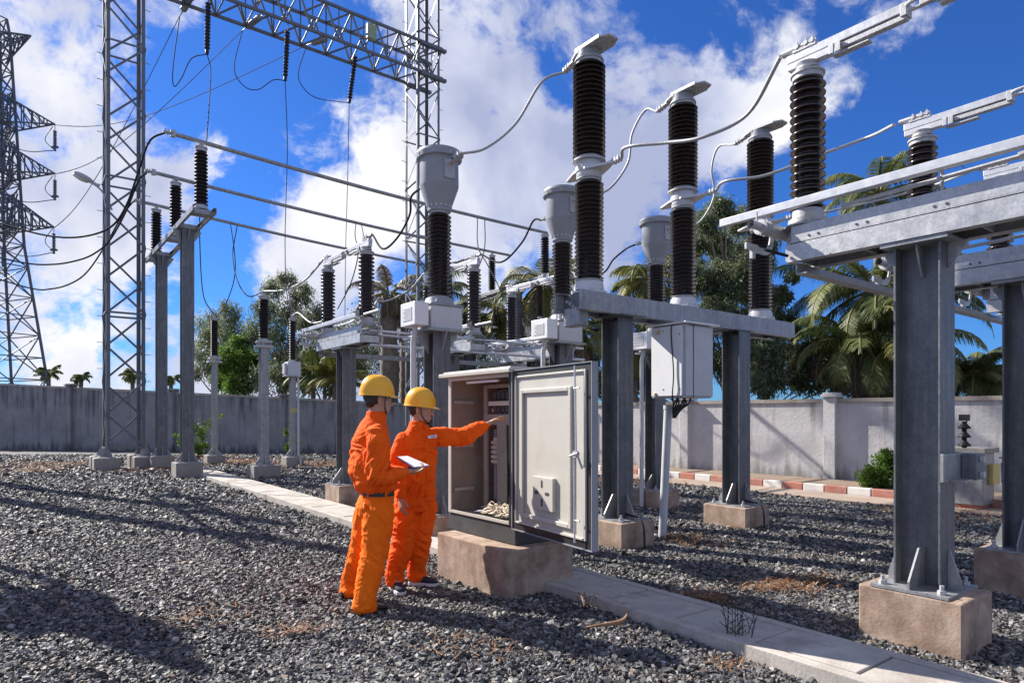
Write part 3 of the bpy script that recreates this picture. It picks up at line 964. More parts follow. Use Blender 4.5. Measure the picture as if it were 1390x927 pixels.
# ------------------------------------------------------------------ breaker pole
def make_pole():
    r = empty('breaker_pole', (0, 0, 0), TH, 'x', 'circuit breaker pole', 'breaker poles on the double channel beam')
    b = MB(); b.lathe([(.20, 2.872), (.20, 2.892), (.17, 2.90), (.16, 2.99), (.145, 3.02)], 24)
    for k in range(8):
        a = 2 * PI * k / 8 + .2
        b.lathe([(.018, 2.892), (.018, 2.915)], 6, (.185 * math.cos(a), .185 * math.sin(a), 0))
    b.build('base_flange', M['paint'], r, smooth=35)
    insulator(r, 'lower_insulator', (0, 0), 3.02, 4.17, .166, .118, 22, base=.02, cap=.03, seg=28, fr=.13)
    insulator(r, 'upper_insulator', (0, 0), 4.36, 5.50, .186, .135, 20, base=.05, cap=.04, seg=28, fr=.15)
    m = MB(); m.lathe([(.135, 4.172), (.145, 4.19), (.145, 4.235), (.155, 4.24), (.155, 4.30), (.14, 4.305), (.14, 4.358)], 24)
    m.build('mid_housing', M['paint'], r, smooth=35)
    m = MB()
    m.ext([(-.02, .36), (.02, .36), (.13, .12), (.145, -.08), (.08, -.24), (.045, -.31), (-.045, -.31), (-.08, -.24), (-.145, -.08), (-.13, .12)], (0, 0, 4.236), (0, 0, 4.262), (1, 0, 0), (0, 1, 0))
    terminal(m, (0, -.30, 4.25), (0, -1, .05), 1.0)
    m.build('mid_terminal', M['alu'], r, bevel=.002)
    m = MB(); m.lathe([(.15, 5.502), (.15, 5.53), (.125, 5.54), (.13, 5.60)], 24); m.build('top_cap', M['paint_head'], r, smooth=35)
    m = MB()
    m.ext([(-.03, .27), (.03, .27), (.10, .12), (.12, -.12), (.12, -.28), (.07, -.38), (-.07, -.38), (-.12, -.28), (-.12, -.12), (-.10, .12)], (0, 0, 5.602), (0, 0, 5.622), (1, 0, 0), (0, 1, 0))
    m.bb(-.128, -.12, -.28, .1, 5.60, 5.64); m.bb(.12, .128, -.28, .1, 5.60, 5.64)
    for k in range(5):
        for j in (-1, 0, 1): m.lathe([(.012, 0), (.012, .012)], 6, (j * .07, -.14 - k * .05, 5.592))
    terminal(m, (0, .23, 5.60), (0, 1, -.22), 1.0)
    m.build('top_terminal', M['alu_rough'], r, bevel=.0015)
    return r


# ------------------------------------------------------------------ current transformer
def make_ct():
    r = empty('current_transformer', (0, 0, 0), TH, 'x', 'current transformer', 'funnel headed current transformers')
    footing(r, .55, .55, .31)
    h_column(r, .31, 2.52, dy=.24, bx=.24, gusset=.22)
    m = MB()
    for s in (-1, 1):
        m.ext([(0, 0), (.17, 0), (.17, -.03), (0, -.26)], (s * .121, -.008, 2.52), (s * .121, .008, 2.52), (s, 0, 0), (0, 0, 1))
        m.ext([(0, 0), (.11, 0), (.11, -.03), (0, -.22)], (-.008, s * .121, 2.52), (.008, s * .121, 2.52), (0, s, 0), (0, 0, 1))
    m.box((.02, 0, 2.535), (.52, .46, .028))
    m.build('bracket', M['galv'], r)
    m = MB(); m.bb(-.19, .25, -.19, .19, 2.552, 2.83)
    bx = m.build('base_tank', M['paint'], r, bevel=.012)
    m = MB(); m.bb(-.20, .26, -.20, .20, 2.832, 2.855); m.lathe([(.20, 2.857), (.18, 2.90), (.165, 2.94)], 24, (.03, 0, 0)); m.build('tank_lid', M['paint_head'], bx, bevel=.004)
    m = MB(); m.bb(-.15, -.12, -.197, -.192, 2.60, 2.64); m.tube([(.17, -.19, 2.66), (.17, -.20, 2.66)], .012, 8); m.tube([(-.16, -.15, 2.857), (-.16, -.15, 2.93)], .014, 6)
    ring = [(-.13 + .03 * math.cos(a), -.16, 2.90 + .03 * math.sin(a)) for a in [k * PI / 6 for k in range(13)]]
    m.tube(ring, .008, 6, caps=False); m.build('lifting_eye', M['alu'], bx)
    m = MB(); m.bb(-.41, -.225, -.19, .17, 2.575, 2.85)
    jb = m.build('junction_box', M['white_paint'], r, bevel=.008)
    m = MB(); m.bb(-.416, -.411, -.11, .11, 2.635, 2.79)
    pl = m.build('rating_plate', M['sign_grey'], jb)
    m = MB()
    for k in range(5): m.bb(-.4185, -.4165, -.09, .05 + .03 * (k % 2), 2.655 + k * .026, 2.661 + k * .026)
    m.build('plate_text', M['paint_head'], pl)
    m = MB(); m.tube([(-.32, -.02, 2.573), (-.32, -.02, 2.50), (-.33, 0, 2.40), (-.33, 0, .05)], .034, 12); m.build('conduit', M['paint'], r, smooth=40)
    insulator(r, 'insulator', (.03, 0), 2.94, 4.01, .150, .104, 20, mat=M['porc'], base=.03, cap=.03, seg=28, fr=.118)
    m = MB()
    m.lathe([(.145, 4.01), (.145, 4.05), (.155, 4.07), (.165, 4.10), (.236, 4.30), (.240, 4.32), (.236, 4.60), (.240, 4.635), (.278, 4.64), (.282, 4.70), (.265, 4.735), (.20, 4.748), (.0, 4.75)], 32, (.03, 0, 0))
    hd = m.build('head', M['paint_head'], r, smooth=14)
    m = MB()
    for k in range(16):
        a = 2 * PI * k / 16; m.lathe([(.012, 4.052), (.012, 4.075)], 6, (.03 + .15 * math.cos(a), .15 * math.sin(a), 0))
    for k in range(8):
        a = 2 * PI * k / 8; m.lathe([(.010, 4.66), (.010, 4.68)], 6, (.03 + .276 * math.cos(a), .276 * math.sin(a), 0))
    m.lathe([(.008, 4.75), (.008, 4.82)], 6, (.03, 0, 0)); m.lathe([(.016, 4.77), (.016, 4.785)], 8, (.03, 0, 0))
    m.build('bolt', M['alu'], hd)
    m = MB()
    m.bb(-.04, .10, -.255, -.235, 4.36, 4.58)
    terminal(m, (.03, -.25, 4.53), (.12, -1, .25), 1.15)
    m.build('line_terminal', M['alu_rough'], r)
    m = MB()
    m.bb(-.02, .08, .235, .26, 4.38, 4.48)
    terminal(m, (.03, .25, 4.44), (-.1, 1, -.1), .9)
    m.build('rear_terminal', M['alu_rough'], r)
    return r
# ------------------------------------------------------------------ disconnectors: three near the camera, three beyond the cabinet
DR = Vector((2.733, 4.35, 0))
DL = Vector((-2.79, 11.03, 0))
proto = make_disconnector()
proto.location = DR
proto['label'] = 'biggest disconnector, on the thick grey column by the trench, its arm highest in the sky'
foot_spots = [(DR, .25, .31)]
near_labels = ['disconnector just behind the biggest one, its column cut by the picture edge',
               'third disconnector back behind the biggest one, only its beam end and struts showing']
for i in (1, 2):
    p = DR + D2 * 2.0 * i + D1 * -.03 * i
    dup(proto, p, near_labels[i - 1]); foot_spots.append((p, .25, .31))
far_labels = ['small disconnector past the trench on the column standing just behind the worker with the paper',
              'small disconnector seen behind the first transformer column above the cabinet roof',
              'small disconnector at the far end of its row, seen behind the second transformer']
for i in range(3):
    p = DL + D2 * 2.05 * i
    dup(proto, p, far_labels[i]); foot_spots.append((p, .25, .31))
for nm, P, n, z, lab in (('near', DR, 2, 2.60, 'grey angle bar running from under the biggest disconnector beam back to the third one'),
                         ('far', DL, 2, 2.60, 'grey angle bar linking the small disconnectors beyond the cabinet under their beam ends')):
    a = P + D1 * .80 - D2 * .17 + UP * z; b = P + D1 * .80 + D2 * (2.05 * n + .45) + UP * z
    m = MB(); m.ext([(0, 0), (.085, 0), (.085, .008), (.008, .008), (.008, .085), (0, .085)], a - UP * .045, b - UP * .045, -D1, UP)
    tag(m.build('tie_bar', M['galv']), lab, 'tie bar')
# thin operating rods of the far row
m = MB()
for dz, dy, r_ in ((.45, 1.05, .022), (.25, -.9, .02), (.02, -.93, .024)):
    m.tube([DL + D1 * dy + UP * (2.60 + dz), DL + D1 * dy + D2 * 4.6 + UP * (2.60 + dz)], r_, 8)
tag(m.build('operating_rod', M['alu'], smooth=40), 'slim horizontal operating rods joining the small disconnectors above the cabinet roof', 'rods')
m = MB()
a = DR + D1 * .85 + UP * 2.70
m.tube([a - D2 * .5 + UP * .0, a + D2 * -.2], .012, 8)
tag(m.build('control_rod', M['wire']), 'short dark rod sticking out beside the biggest disconnector beam end', 'rod')

# ------------------------------------------------------------------ circuit breaker: beam on two columns, three poles
B0 = Vector((.87, 7.40, 0))
fr = empty('breaker_support', B0, TH, 'double channel steel beam on two columns carrying the three tall brown breaker poles', 'steel frame')
for s, off in ((.457, 0), (2.63, -.12)):
    sub = empty('support_leg', (s, off, 0)); sub.parent = fr
    f = footing(sub, .54, .66, .31)
    h_column(sub, .31, 2.64, dy=.27, bx=.25, gusset=.27, plate=(.46, .56))
    m = MB(); m.tube(spline([(-.10, -.02, 2.60), (-.05, -.04, 2.62), (0.02, -.05, 2.50), (.02, -.06, 1.9), (.015, -.05, 1.2), (.03, -.05, .7), (.0, -.10, .40), (-.03, -.4, .33), (-.02, -.44, 0)], 8), .012, 8)
    m.build('earth_cable', M['black'], sub)
    foot_spots.append((B0 + D2 * s + D1 * off, .27, .33))
m = MB()
for s in (-1, 1): c_channel(m, s * .20, -.33, 3.98, 2.655, 2.87, s, fl=.07, axis='x')
m.build('channel_beam', M['galv'], fr, bevel=.002)
for x in (.457, 2.63):
    m = MB(); m.bb(x - .2, x + .2, -.27, .2, 2.641, 2.654); m.build('head_plate', M['galv_dark'], fr)
for x in (-.2, .35, 1.2, 2.2, 3.0, 3.8):
    m = MB(); m.bb(x - .006, x + .006, -.19, .19, 2.67, 2.86); m.build('stiffener', M['galv_dark'], fr)
m = MB()
for k in range(4):
    m.tube([(-.28, -.08 + .05 * k, 2.68 + .03 * k), (3.8, -.08 + .05 * k, 2.69 + .02 * k)], .013, 8)
m.build('gas_pipe', M['alu_rough'], fr, smooth=40)
m = MB(); m.box((-.18, .02, 2.60), (.14, .26, .20)); m.build('drive_cover', M['galv'], fr, bevel=.01)
pole = make_pole()
pole.location = B0
pole['label'] = 'tall brown ribbed breaker pole at the beam end beside the cabinet door'
BP = [B0, B0 + D2 * 1.656, B0 + D2 * 3.40]
dup(pole, BP[1], 'middle brown ribbed breaker pole, standing above the hanging control box')
dup(pole, BP[2], 'brown ribbed breaker pole at the beam end in front of the tall leafy tree')

# control box under the beam with its pipe and cables
CB = Vector((2.07, 7.99, 0))
cb = empty('control_box', CB + UP * 1.72, TH, 'pale grey sheet metal control box hanging under the breaker beam', 'control box')
m = MB(); m.bb(-.26, .26, -.24, .24, 0, .86); m.build('box_shell', M['paint'], cb, bevel=.006)
m = MB(); m.bb(-.31, .34, -.30, .27, .864, .885); m.build('box_roof', M['white_paint'], cb, bevel=.004)
m = MB(); m.bb(-.285, -.264, -.225, .235, .02, .85); dr = m.build('box_door', M['white_paint'], cb, bevel=.006)
m = MB()
for y, z in ((-.19, .10), (-.19, .74), (.05, .10), (.05, .80)): m.lathe([(.008, 0), (.008, .004)], 8, (-.290, y, z), M=Matrix.Rotation(R(90), 3, 'Y'))
m.build('door_screw', M['dark'], dr)
m = MB(); m.lathe([(.022, -.006), (.026, .006), (.014, .014)], 12, (-.290, .12, .79), M=Matrix.Rotation(R(-90), 3, 'Y')); m.lathe([(.016, -.006), (.02, .006), (.01, .012)], 12, (-.290, .17, .05), M=Matrix.Rotation(R(-90), 3, 'Y'))
m.build('door_knob', M['yellow_dull'], dr, smooth=40)
m = MB(); m.bb(-.255, .255, -.262, -.244, .02, .84); m.build('side_panel', M['paint'], cb, bevel=.004)
m = MB(); m.tube([(-.12, -.263, .0), (-.12, -.263, .86)], .006, 6); m.build('seam_strip', M['dark'], cb)
m = MB(); m.tube(spline([(-.18, -.05, .90), (-.30, -.08, .80), (-.305, -.12, .3), (-.30, -.10, .02), (-.16, -.02, -.20)], 8), .008, 6)
for k in range(7):
    a = -.15 + .05 * k
    m.tube(spline([(a * .8 - .08, -.1 + .03 * (k % 3), 0), (a * .9 - .10, -.07, -.07), (a * .5 - .13, -.03, -.14), (-.165 + .006 * k, .0, -.24)], 5), .011, 6)
m.build('control_cable', M['black'], cb, smooth=40)
m = MB(); pb = W(899, 729, 8.1); pb.z = -.02; pt = W(907, 551, 8.04)
m.tube([pb, pt], .050, 14); m.tube([pt - UP * .04, pt + UP * .01], .058, 14)
tag(m.build('cable_conduit', M['paint'], smooth=40), 'pale grey slightly leaning pipe rising from the gravel to the hanging control box', 'pipe')

# ------------------------------------------------------------------ current transformers
CT = [Vector((-.92, 8.05, 0)), Vector((.70, 9.40, 0)), Vector((2.36, 10.8, 0))]
ct = make_ct(); ct.location = CT[0]
ct['label'] = 'current transformer with the pale funnel head standing directly behind the cabinet'
dup(ct, CT[1], 'current transformer whose pale box shows just above the cabinet door')
dup(ct, CT[2], 'current transformer partly hidden behind the middle breaker pole and the hanging control box')
for c in CT: foot_spots.append((c, .28, .28))

# ------------------------------------------------------------------ bus supports
BZ = 6.05


def bus_support(C, A, cols, ins, label, hang=(), name='bus_support', y0=-.35, y1=None, arrow=True):
    d = (A - C); L_ = d.length; rz = math.atan2(-d.x, d.y)
    r = empty(name, C, rz, label, 'bus support', 'tall steel bus supports')
    y1 = y1 or L_ + .35
    m = MB()
    for s in (-1, 1): c_channel(m, s * .25, y0, y1, BZ, BZ + .13, s, fl=.06)
    for y in list(ins) + list(cols): m.box((0, y, BZ + .06), (.48, .30, .11))
    m.build('cross_beam', M['galv'], r, bevel=.002)
    for y in cols:
        sub = empty('support_leg', (0, y, 0)); sub.parent = r
        footing(sub, .60, .60, .38, M['conc_grey'])
        h_column(sub, .38, BZ - .002, dy=.27, bx=.27, gusset=.26, plate=(.5, .5), t=.016)
        for s in (-1, 1):
            m = MB()
            m.ext([(0, 0), (.16, 0), (.16, -.04), (0, -.3)], (-.008, s * .136, BZ - .004), (.008, s * .136, BZ - .004), (0, s, 0), (0, 0, 1))
            m.build('head_gusset', M['galv'], sub); m = MB()
            m.ext([(0, 0), (.18, 0), (.18, -.04), (0, -.3)], (s * .136, -.008, BZ - .004), (s * .136, .008, BZ - .004), (s, 0, 0), (0, 0, 1))
            m.build('head_gusset', M['galv'], sub)
        c = C + d.normalized() * y
        foot_spots.append((c, .33, .33))
    for y in ins:
        o = insulator(r, 'post_insulator', (0, y), BZ + .132, 7.60, .150, .098, 15, mat=M['porc_dark'], base=.10, cap=.10, seg=18, taper=.06)
        m = MB(); m.lathe([(.03, 7.60), (.03, 7.66)], 10, (0, y, 0)); m.box((0, y, 7.68), (.12, .12, .03)); m.build('bus_clamp', M['alu_rough'], o)
    for y in hang:
        z = BZ - .02
        m = MB(); m.lathe([(a, 2 * z - b) for a, b in shed_profile(z + .1, z + 1.15, .11, .075, 14)], 16, (0, y, 0))
        o = m.build('hanging_insulator', M['porc_dark'], r, smooth=50)
        m = MB(); m.lathe([(.10, z), (.09, z - .1)], 14, (0, y, 0)); m.lathe([(.09, z - 1.15), (.10, z - 1.22)], 14, (0, y, 0)); m.build('cap_flange', M['alu_rough'], o)
    return r


C1, A1 = Vector((-7.06, 14.89, 0)), Vector((-10.5, 19.36, 0))
bus_support(C1, A1, (1.46, 4.84), (0, 2.83, 5.64), 'tall twin post frame carrying three dark insulators, beside the lattice mast')
C2, A2 = Vector((1.137, 22.0, 0)), Vector((-2.75, 27.9, 0))
bus_support(C2, A2, (1.75, 5.3), (.05, 3.45, 6.9), 'far bus support frame behind the transformers, dark insulators above and below its beam', hang=(.35, 3.2), y0=-.5)
# neighbouring bay, outside the picture: its posts throw the long shadows over the gravel
C3 = Vector((-9.9, 11.85, 0))
bus_support(C3, C3 + (A1 - C1), (0.3, 3.6), (0.3, 3.0, 5.64), 'bus support frame of the neighbouring bay beyond the edge of the picture')
kiosk = empty('shadow_caster_kiosk', (-7.15, 7.2, 0), TH, 'unseen kiosk on legs beyond the edge of view, added to shadow the gravel', 'kiosk')  # unseen stand-in, added and shaped for the shadow it throws
m = MB(); m.bb(-.30, .30, -.42, .42, 2.9, 3.45); m.build('kiosk_body', M['paint'], kiosk, bevel=.02)
for sx in (-.28, .28):
    for sy in (-.4, .4):
        m = MB(); m.bb(sx - .04, sx + .04, sy - .06, sy + .06, 0, 2.9); m.build('leg', M['galv'], kiosk)
m = MB()
for k in range(3): m.lathe(shed_profile(3.45, 4.5, .10, .08, 10), 14, (0, -.36 + .36 * k, 0))
m.build('shadow_bushing', M['porc'], kiosk, smooth=50)

# tubes (left ends measured, running away to the right)
BZT = 7.745
bus = [((-7.50, 14.50), (1.20, 22.35)), ((-9.19, 16.80), (-.10, 25.45)), ((-10.8, 19.10), (-1.9, 28.5))]
bl = ['uppermost grey bus tube running from the twin post frame past the first funnel head', 'middle grey bus tube between the other two', 'lowest looking grey bus tube, the one behind the other two']
BUS = []
for (p, q), lb in zip(bus, bl):
    p = Vector((*p, BZT)); q = Vector((*q, BZT))
    pts = [p.lerp(q, k / 12) - UP * .10 * math.sin(PI * k / 12) for k in range(13)]
    m = MB(); m.tube(pts, .048, 12)
    o = tag(m.build('bus_tube', M['galv'], smooth=40), lb, 'bus tube', 'rigid bus tubes')
    m = MB(); terminal(m, p + (q - p).normalized() * .1, p - q, 1.5); m.box(tuple(p), (.10, .10, .14), TH)
    m.build('end_clamp', M['alu_rough'], o)
    BUS.append((p, q))


def on_bus(i, u):
    p, q = BUS[i]
    k = (u - 695) / 890
    t = (k * p.y - p.x) / ((q.x - p.x) - k * (q.y - p.y))
    return p.lerp(q, t) - UP * (.10 * math.sin(PI * max(0, min(1, t))) + .05), t


# ------------------------------------------------------------------ surge arresters and post insulators by the far wall
def small_post(name, P, zc, zt, label, cat, Rr=.11, rc=.075, box=None, colw=.16, fh=.30, fs=.52, conduit=False):
    r = empty(name, P, TH, label, cat)
    footing(r, fs, fs, fh, M['conc_grey'])
    z0 = zc if box is None else box[0]
    h_column(r, fh, z0, dy=colw, bx=colw, gusset=.2, plate=(.38, .38), mat=M['galv'], t=.010)
    if box is not None:
        m = MB(); m.bb(-.24, .24, -.20, .20, box[0] + .002, box[0] + .03); m.bb(-.19, .19, -.19, .19, box[0] + .032, box[1]); m.bb(-.27, -.192, -.1, .1, box[0] + .06, box[1] - .05)
        m.build('base_tank', M['paint'], r, bevel=.02)
    else:
        m = MB(); m.bb(-.20, .20, -.14, .14, zc - .06, zc + .002); m.bb(-.16, .16, -.16, .16, zc + .06, zc + .10)
        for a in (-.13, .13):
            for b in (-.1, .1): m.tube([(a, b, zc - .05), (a, b, zc + .13)], .018, 8)
        m.build('mounting_plate', M['alu_rough'], r)
    zi = (zc + .10) if box is None else box[1]
    insulator(r, 'insulator', (0, 0), zi, zt, Rr, rc, 16, mat=M['porc_dark'], base=.06, cap=.08, seg=16)
    m = MB(); m.lathe([(.05, zt), (.05, zt + .05), (.02, zt + .06), (.02, zt + .14)], 10); m.bb(-.05, .05, -.02, .02, zt + .08, zt + .12)
    m.build('line_terminal', M['alu_rough'], r)
    if conduit:
        m = MB(); m.tube([(.13, -.12, z0), (.13, -.14, .3), (.14, -.30, .25), (.14, -.3, 0)], .035, 8); m.build('conduit', M['paint'], r, smooth=40)
        m = MB(); m.bb(-.09, .10, -.092, -.085, 1.62, 1.74); m.build('number_tag', M['yellow_dull'], r)
    foot_spots.append((Vector(P), fs / 2, fs / 2))
    return r


pA = W(291, 630, 20.4); pA.z = 0
pB = W(358, 650, 15.75); pB.z = 0
pC = W(397, 632, 19.6); pC.z = 0
small_post('surge_arrester', pA, 3.22, 4.55, 'slim surge arrester on a lone post in front of the bright green bush', 'surge arrester', Rr=.12, rc=.085)
small_post('surge_arrester', pB, 3.20, 4.38, 'surge arrester on a thick post, between the green bush and the square tanked one', 'surge arrester', Rr=.125, rc=.085, colw=.19, fs=.62, fh=.34)
small_post('voltage_transformer', pC, 2.7, 4.42, 'small voltage transformer with a pale square tank on its post before the shaded wall', 'voltage transformer', Rr=.105, rc=.075, box=(2.68, 3.12), conduit=True)


# ------------------------------------------------------------------ lattice masts, gantry beam
def lattice_mast(P, h, s, label, rot=TH, panel=.95, seed=0):
    r = empty('lattice_mast', P, rot, label, 'lattice mast', 'lattice gantry masts')
    hs = s / 2
    cs = [(-hs, -hs), (hs, -hs), (hs, hs), (-hs, hs)]
    z0 = .36
    for (x, y) in cs:
        sx, sy = (1 if x < 0 else -1), (1 if y < 0 else -1)
        m = MB(); m.ext([(0, 0), (.10 * sx, 0), (.10 * sx, .012 * sy), (.012 * sx, .012 * sy), (.012 * sx, .10 * sy), (0, .10 * sy)], (x, y, z0), (x, y, h), (1, 0, 0), (0, 1, 0))
        m.build('leg', M['lattice'], r)
    m = MB()
    n = int((h - z0) / panel)
    for f in range(4):
        a, b = Vector((*cs[f], 0)), Vector((*cs[(f + 1) % 4], 0))
        nn = Vector((b.y - a.y, -(b.x - a.x), 0)).normalized() * .01
        for k in range(n):
            za, zb = z0 + .25 + k * panel, z0 + .25 + (k + 1) * panel
            p, q = (a, b) if (k + (f % 2)) % 2 else (b, a)
            m.bar(p + UP * za + nn, q + UP * zb + nn, .058, .010, up=nn)
            if k % 4 == 0: m.bar(a + UP * za + nn * 1.9, b + UP * za + nn * 1.9, .058, .010, up=nn)
    m.build('lacing', M['lattice'], r)
    for (x, y) in cs:
        f = MB(); f.box((x, y, z0 / 2 - .03), (.62, .62, z0 + .06)); fo = f.build('footing', M['conc_grey'], r, bevel=.03)
        g_ = MB(); g_.box((x, y, z0 + .01), (.40, .40, .02))
        for sx, sy in ((1, 0), (-1, 0), (0, 1), (0, -1)):
            g_.ext([(0, 0), (.15, 0), (.15, .03), (.01, .30), (0, .30)], (x - .004 * sy, y - .004 * sx, z0 + .02), (x + .004 * sy, y + .004 * sx, z0 + .02), (sx, sy, 0), (0, 0, 1))
        g_.build('base_plate', M['galv'], fo)
    z = 2.5; k = 0
    while z < h:
        x, y = cs[3] if k % 2 else cs[1]
        m = MB(); m.bar((x, y, z), (x + (.14 if x > 0 else -.14), y, z), .016); m.build('step_bolt', M['galv'], r); z += .38; k += 1
    return r


T1 = Vector((-11.19, 18.9, 0)); T2 = Vector((-3.42, 25.0, 0))
lattice_mast(T1, 17.2, .96, 'tall narrow lattice mast with a yard lamp, standing beside the pylon')
lattice_mast(T2, 19.2, .96, 'tall narrow lattice mast standing behind the first funnel headed transformer')
for c in (T1, T2):
    foot_spots.append((c, .80, .80))
gd = (T2 - T1).normalized(); gp_ = Vector((-gd.y, gd.x, 0))
gr = empty('gantry_beam', T1, label='long lattice girder spanning between the two masts at the frame top', cat='gantry beam')
m = MB()
La, Lb = -.6, (T2 - T1).length + .55
ch = [(-.55, 14.30), (.55, 14.30), (-.55, 15.42), (.55, 15.42)]
for s, z in ch:
    m.bar(gd * La + gp_ * s + UP * z, gd * Lb + gp_ * s + UP * z, .085, .085)
for z in (14.30, 15.42):
    for s in (-1, 1): m.bar(gd * (Lb - .95) + gp_ * s * .55 + UP * (z - .06), gd * (Lb + .15) + gp_ * s * .55 + UP * (z - .06), .16, .10)
m.build('chord', M['lattice'], gr)
m = MB()
n = 12; st = (Lb - La) / n
for k in range(n):
    a, b, c = La + k * st, La + (k + .5) * st, La + (k + 1) * st
    for s in (-.55, .55):
        m.bar(gd * a + gp_ * s + UP * 15.42, gd * b + gp_ * s + UP * 14.30, .05); m.bar(gd * b + gp_ * s + UP * 14.30, gd * c + gp_ * s + UP * 15.42, .05)
        m.bar(gd * b + gp_ * s + UP * 14.30, gd * b + gp_ * s + UP * 15.42, .035)
    for z in (14.30, 15.42):
        m.bar(gd * a - gp_ * .55 + UP * z, gd * b + gp_ * .55 + UP * z, .045); m.bar(gd * b + gp_ * .55 + UP * z, gd * c - gp_ * .55 + UP * z, .045)
m.build('lacing', M['lattice'], gr)


def at_beam(u, s=-.55):
    k = (u - 695) / 890
    o = T1 + gp_ * s
    t = (k * o.y - o.x) / (gd.x - k * gd.y)
    return o + gd * t


sg_ = at_beam(407) + UP * 15.55
sg = empty('bay_sign', sg_, label='small blue plate with a pale rounded figure fixed on the lattice girder', cat='sign')
m = MB(); m.box((0, 0, 0), (.40, .012, .46)); bp_ = m.build('plate', M['blue_sign'], sg)
m = MB()
ring = [(.10 * math.cos(a), -.012, .14 * math.sin(a)) for a in [k * PI / 12 for k in range(25)]]
m.tube(ring, .022, 6, caps=False); m.build('figure', M['sign_grey'], bp_)
gp2 = at_beam(503) + UP * 14.98
m = MB(); m.box(tuple(gp2 - gp_ * .06), (.34, .16, .52), TH); tag(m.build('junction_plate', M['green_box'], bevel=.02), 'pale green box fixed on the lattice girder', 'box')
# suspension strings with droppers and tension strings to the pylon
NS = ['hanging dark insulator string on the first mast end of the girder', 'hanging insulator string in the middle of the girder', 'hanging dark insulator string on the second mast end of the girder']
TS = ['slanting pale insulator string closer to the first mast than the others', 'slanting pale insulator string at mid girder', 'slanting pale insulator string toward the second mast']
hub = []
for i, (u, ub, vb) in enumerate(((283, 281, 74), (391, 387, 110), (484, 474, 140))):
    p = at_beam(u) + UP * 14.26
    q = W(ub, vb, p.y)
    q = p + (q - p).normalized() * (q - p).length
    L_ = (q - p).length; d = (q - p).normalized()
    Mx = d.to_track_quat('Z', 'Y').to_matrix()
    m = MB(); m.lathe([(.012, 0), (.012, .30), (.06, .31)], 8, p, Mx)
    m.lathe(shed_profile(.30, L_ - .12, .085, .045, 14), 12, p, Mx); m.lathe([(.03, L_ - .14), (.06, L_ - .1), (.05, L_)], 8, p, Mx)
    tag(m.build('suspension_string', M['porc_dark'], smooth=50), NS[i], 'insulator string', 'suspension strings under the girder')
    hub.append(q)
PY = 60.0
ends = [((268, 8), (249, 40), (59, 300)), ((362, 40), (336, 55), (72, 216)), ((452, 66), (425, 82), (88, 155))]
kn = []
WL = ['thin line wire from the girder down to the lowest pylon arm', 'thin line wire from the girder to the middle pylon arm', 'thin line wire from the girder to the upper pylon arm']
for i, (a, b, c) in enumerate(ends):
    p = at_beam(a[0]) + UP * 14.35
    far = Vector(((-7 - 695) / 890 * PY + 5.45, PY, (18.75, 23.65, 28.15)[i]))
    d = (far - p).normalized()
    Mx = d.to_track_quat('Z', 'Y').to_matrix()
    # length from the measured lower end
    k = (b[0] - 695) / 890; t = (k * p.y - p.x) / (d.x - k * d.y); t = max(1.0, min(t, 3.2))
    m = MB(); m.lathe([(.015, 0), (.015, .35 * t)], 8, p, Mx)
    m.lathe(shed_profile(.35 * t, t, .10, .075, 18), 12, p, Mx)
    m.lathe([(.015, t), (.03, t + .05), (.015, t + .5)], 8, p, Mx)
    tag(m.build('tension_string', M['glass_ins'], smooth=50), TS[i], 'insulator string', 'tension strings toward the pylon')
    e = p + d * (t + .5)
    kn.append(e)
    pts = [e.lerp(far, s / 16) - UP * 1.2 * math.sin(PI * s / 16) for s in range(17)]
    m = MB(); m.tube(pts, [.011 + .024 * s / 16 for s in range(17)], 6)
    tag(m.build('line_wire', M['wire'], smooth=60), WL[i], 'wire')


def cable(pts, label, r=.014, mat='cable', n=8, name='cable', cat='cable', seg=8, group=None):
    m = MB(); m.tube(spline(pts, n), r, seg)
    return tag(m.build(name, M[mat], smooth=60), label, cat, group)


y0, y1, y2 = hub[0].y, hub[1].y, hub[2].y
cable([kn[0], W(235, 90, y0), W(236, 117, y0), W(246, 107, y0), W(260, 80, y0), hub[0]], 'looping jumper wire beside the hanging string on the first mast end', .014, 'wire', name='jumper_wire', cat='wire')
cable([kn[1], W(318, 92, y1), W(331, 117, y1), W(350, 122, y1), W(371, 109, y1), hub[1]], 'looping jumper wire at the middle string under the girder', .014, 'wire', name='jumper_wire', cat='wire')
cable([kn[2], W(405, 100, y2), W(413, 121, y2), W(432, 134, y2), hub[2]], 'looping jumper wire at the hanging string on the second mast end', .014, 'wire', name='jumper_wire', cat='wire')
b0, _ = on_bus(0, 280)
cable([hub[0], W(286, 95, y0), W(284, 140, 18), b0], 'dropper wire falling from the first hanging string to the front bus tube', .013, 'wire', name='dropper_wire', cat='wire')
cable([hub[1], W(390, 200, 21.6), W(387, 320, 21), W(389, 395, 20.3), pC + UP * 4.52], 'long dropper wire falling from the middle string to the small tanked transformer', .013, 'wire', name='dropper_wire', cat='wire')
cable([hub[2], W(472, 240, 23.8), W(469, 350, 24), W(468, 470, 24)], 'long dropper wire falling from the last string behind the small disconnector', .012, 'wire', name='dropper_wire', cat='wire')
m = MB(); m.lathe(shed_profile(3.0, 4.2, .09, .06, 12), 12, W(468, 600, 24) * Vector((1, 1, 0)) if False else (W(468, 600, 24).x, 24, 0)); 
hp = empty('post_insulator', (W(468, 600, 24).x, 24, 0), label='post insulator hidden behind the small disconnector', cat='post insulator')
m.v = [(x - hp.location.x, y - 24, z) for x, y, z in m.v]
m.build('insulator', M['porc_dark'], hp, smooth=50); m = MB(); m.bb(-.08, .08, -.08, .08, 0, 3.0); m.build('post', M['galv_dark'], hp)

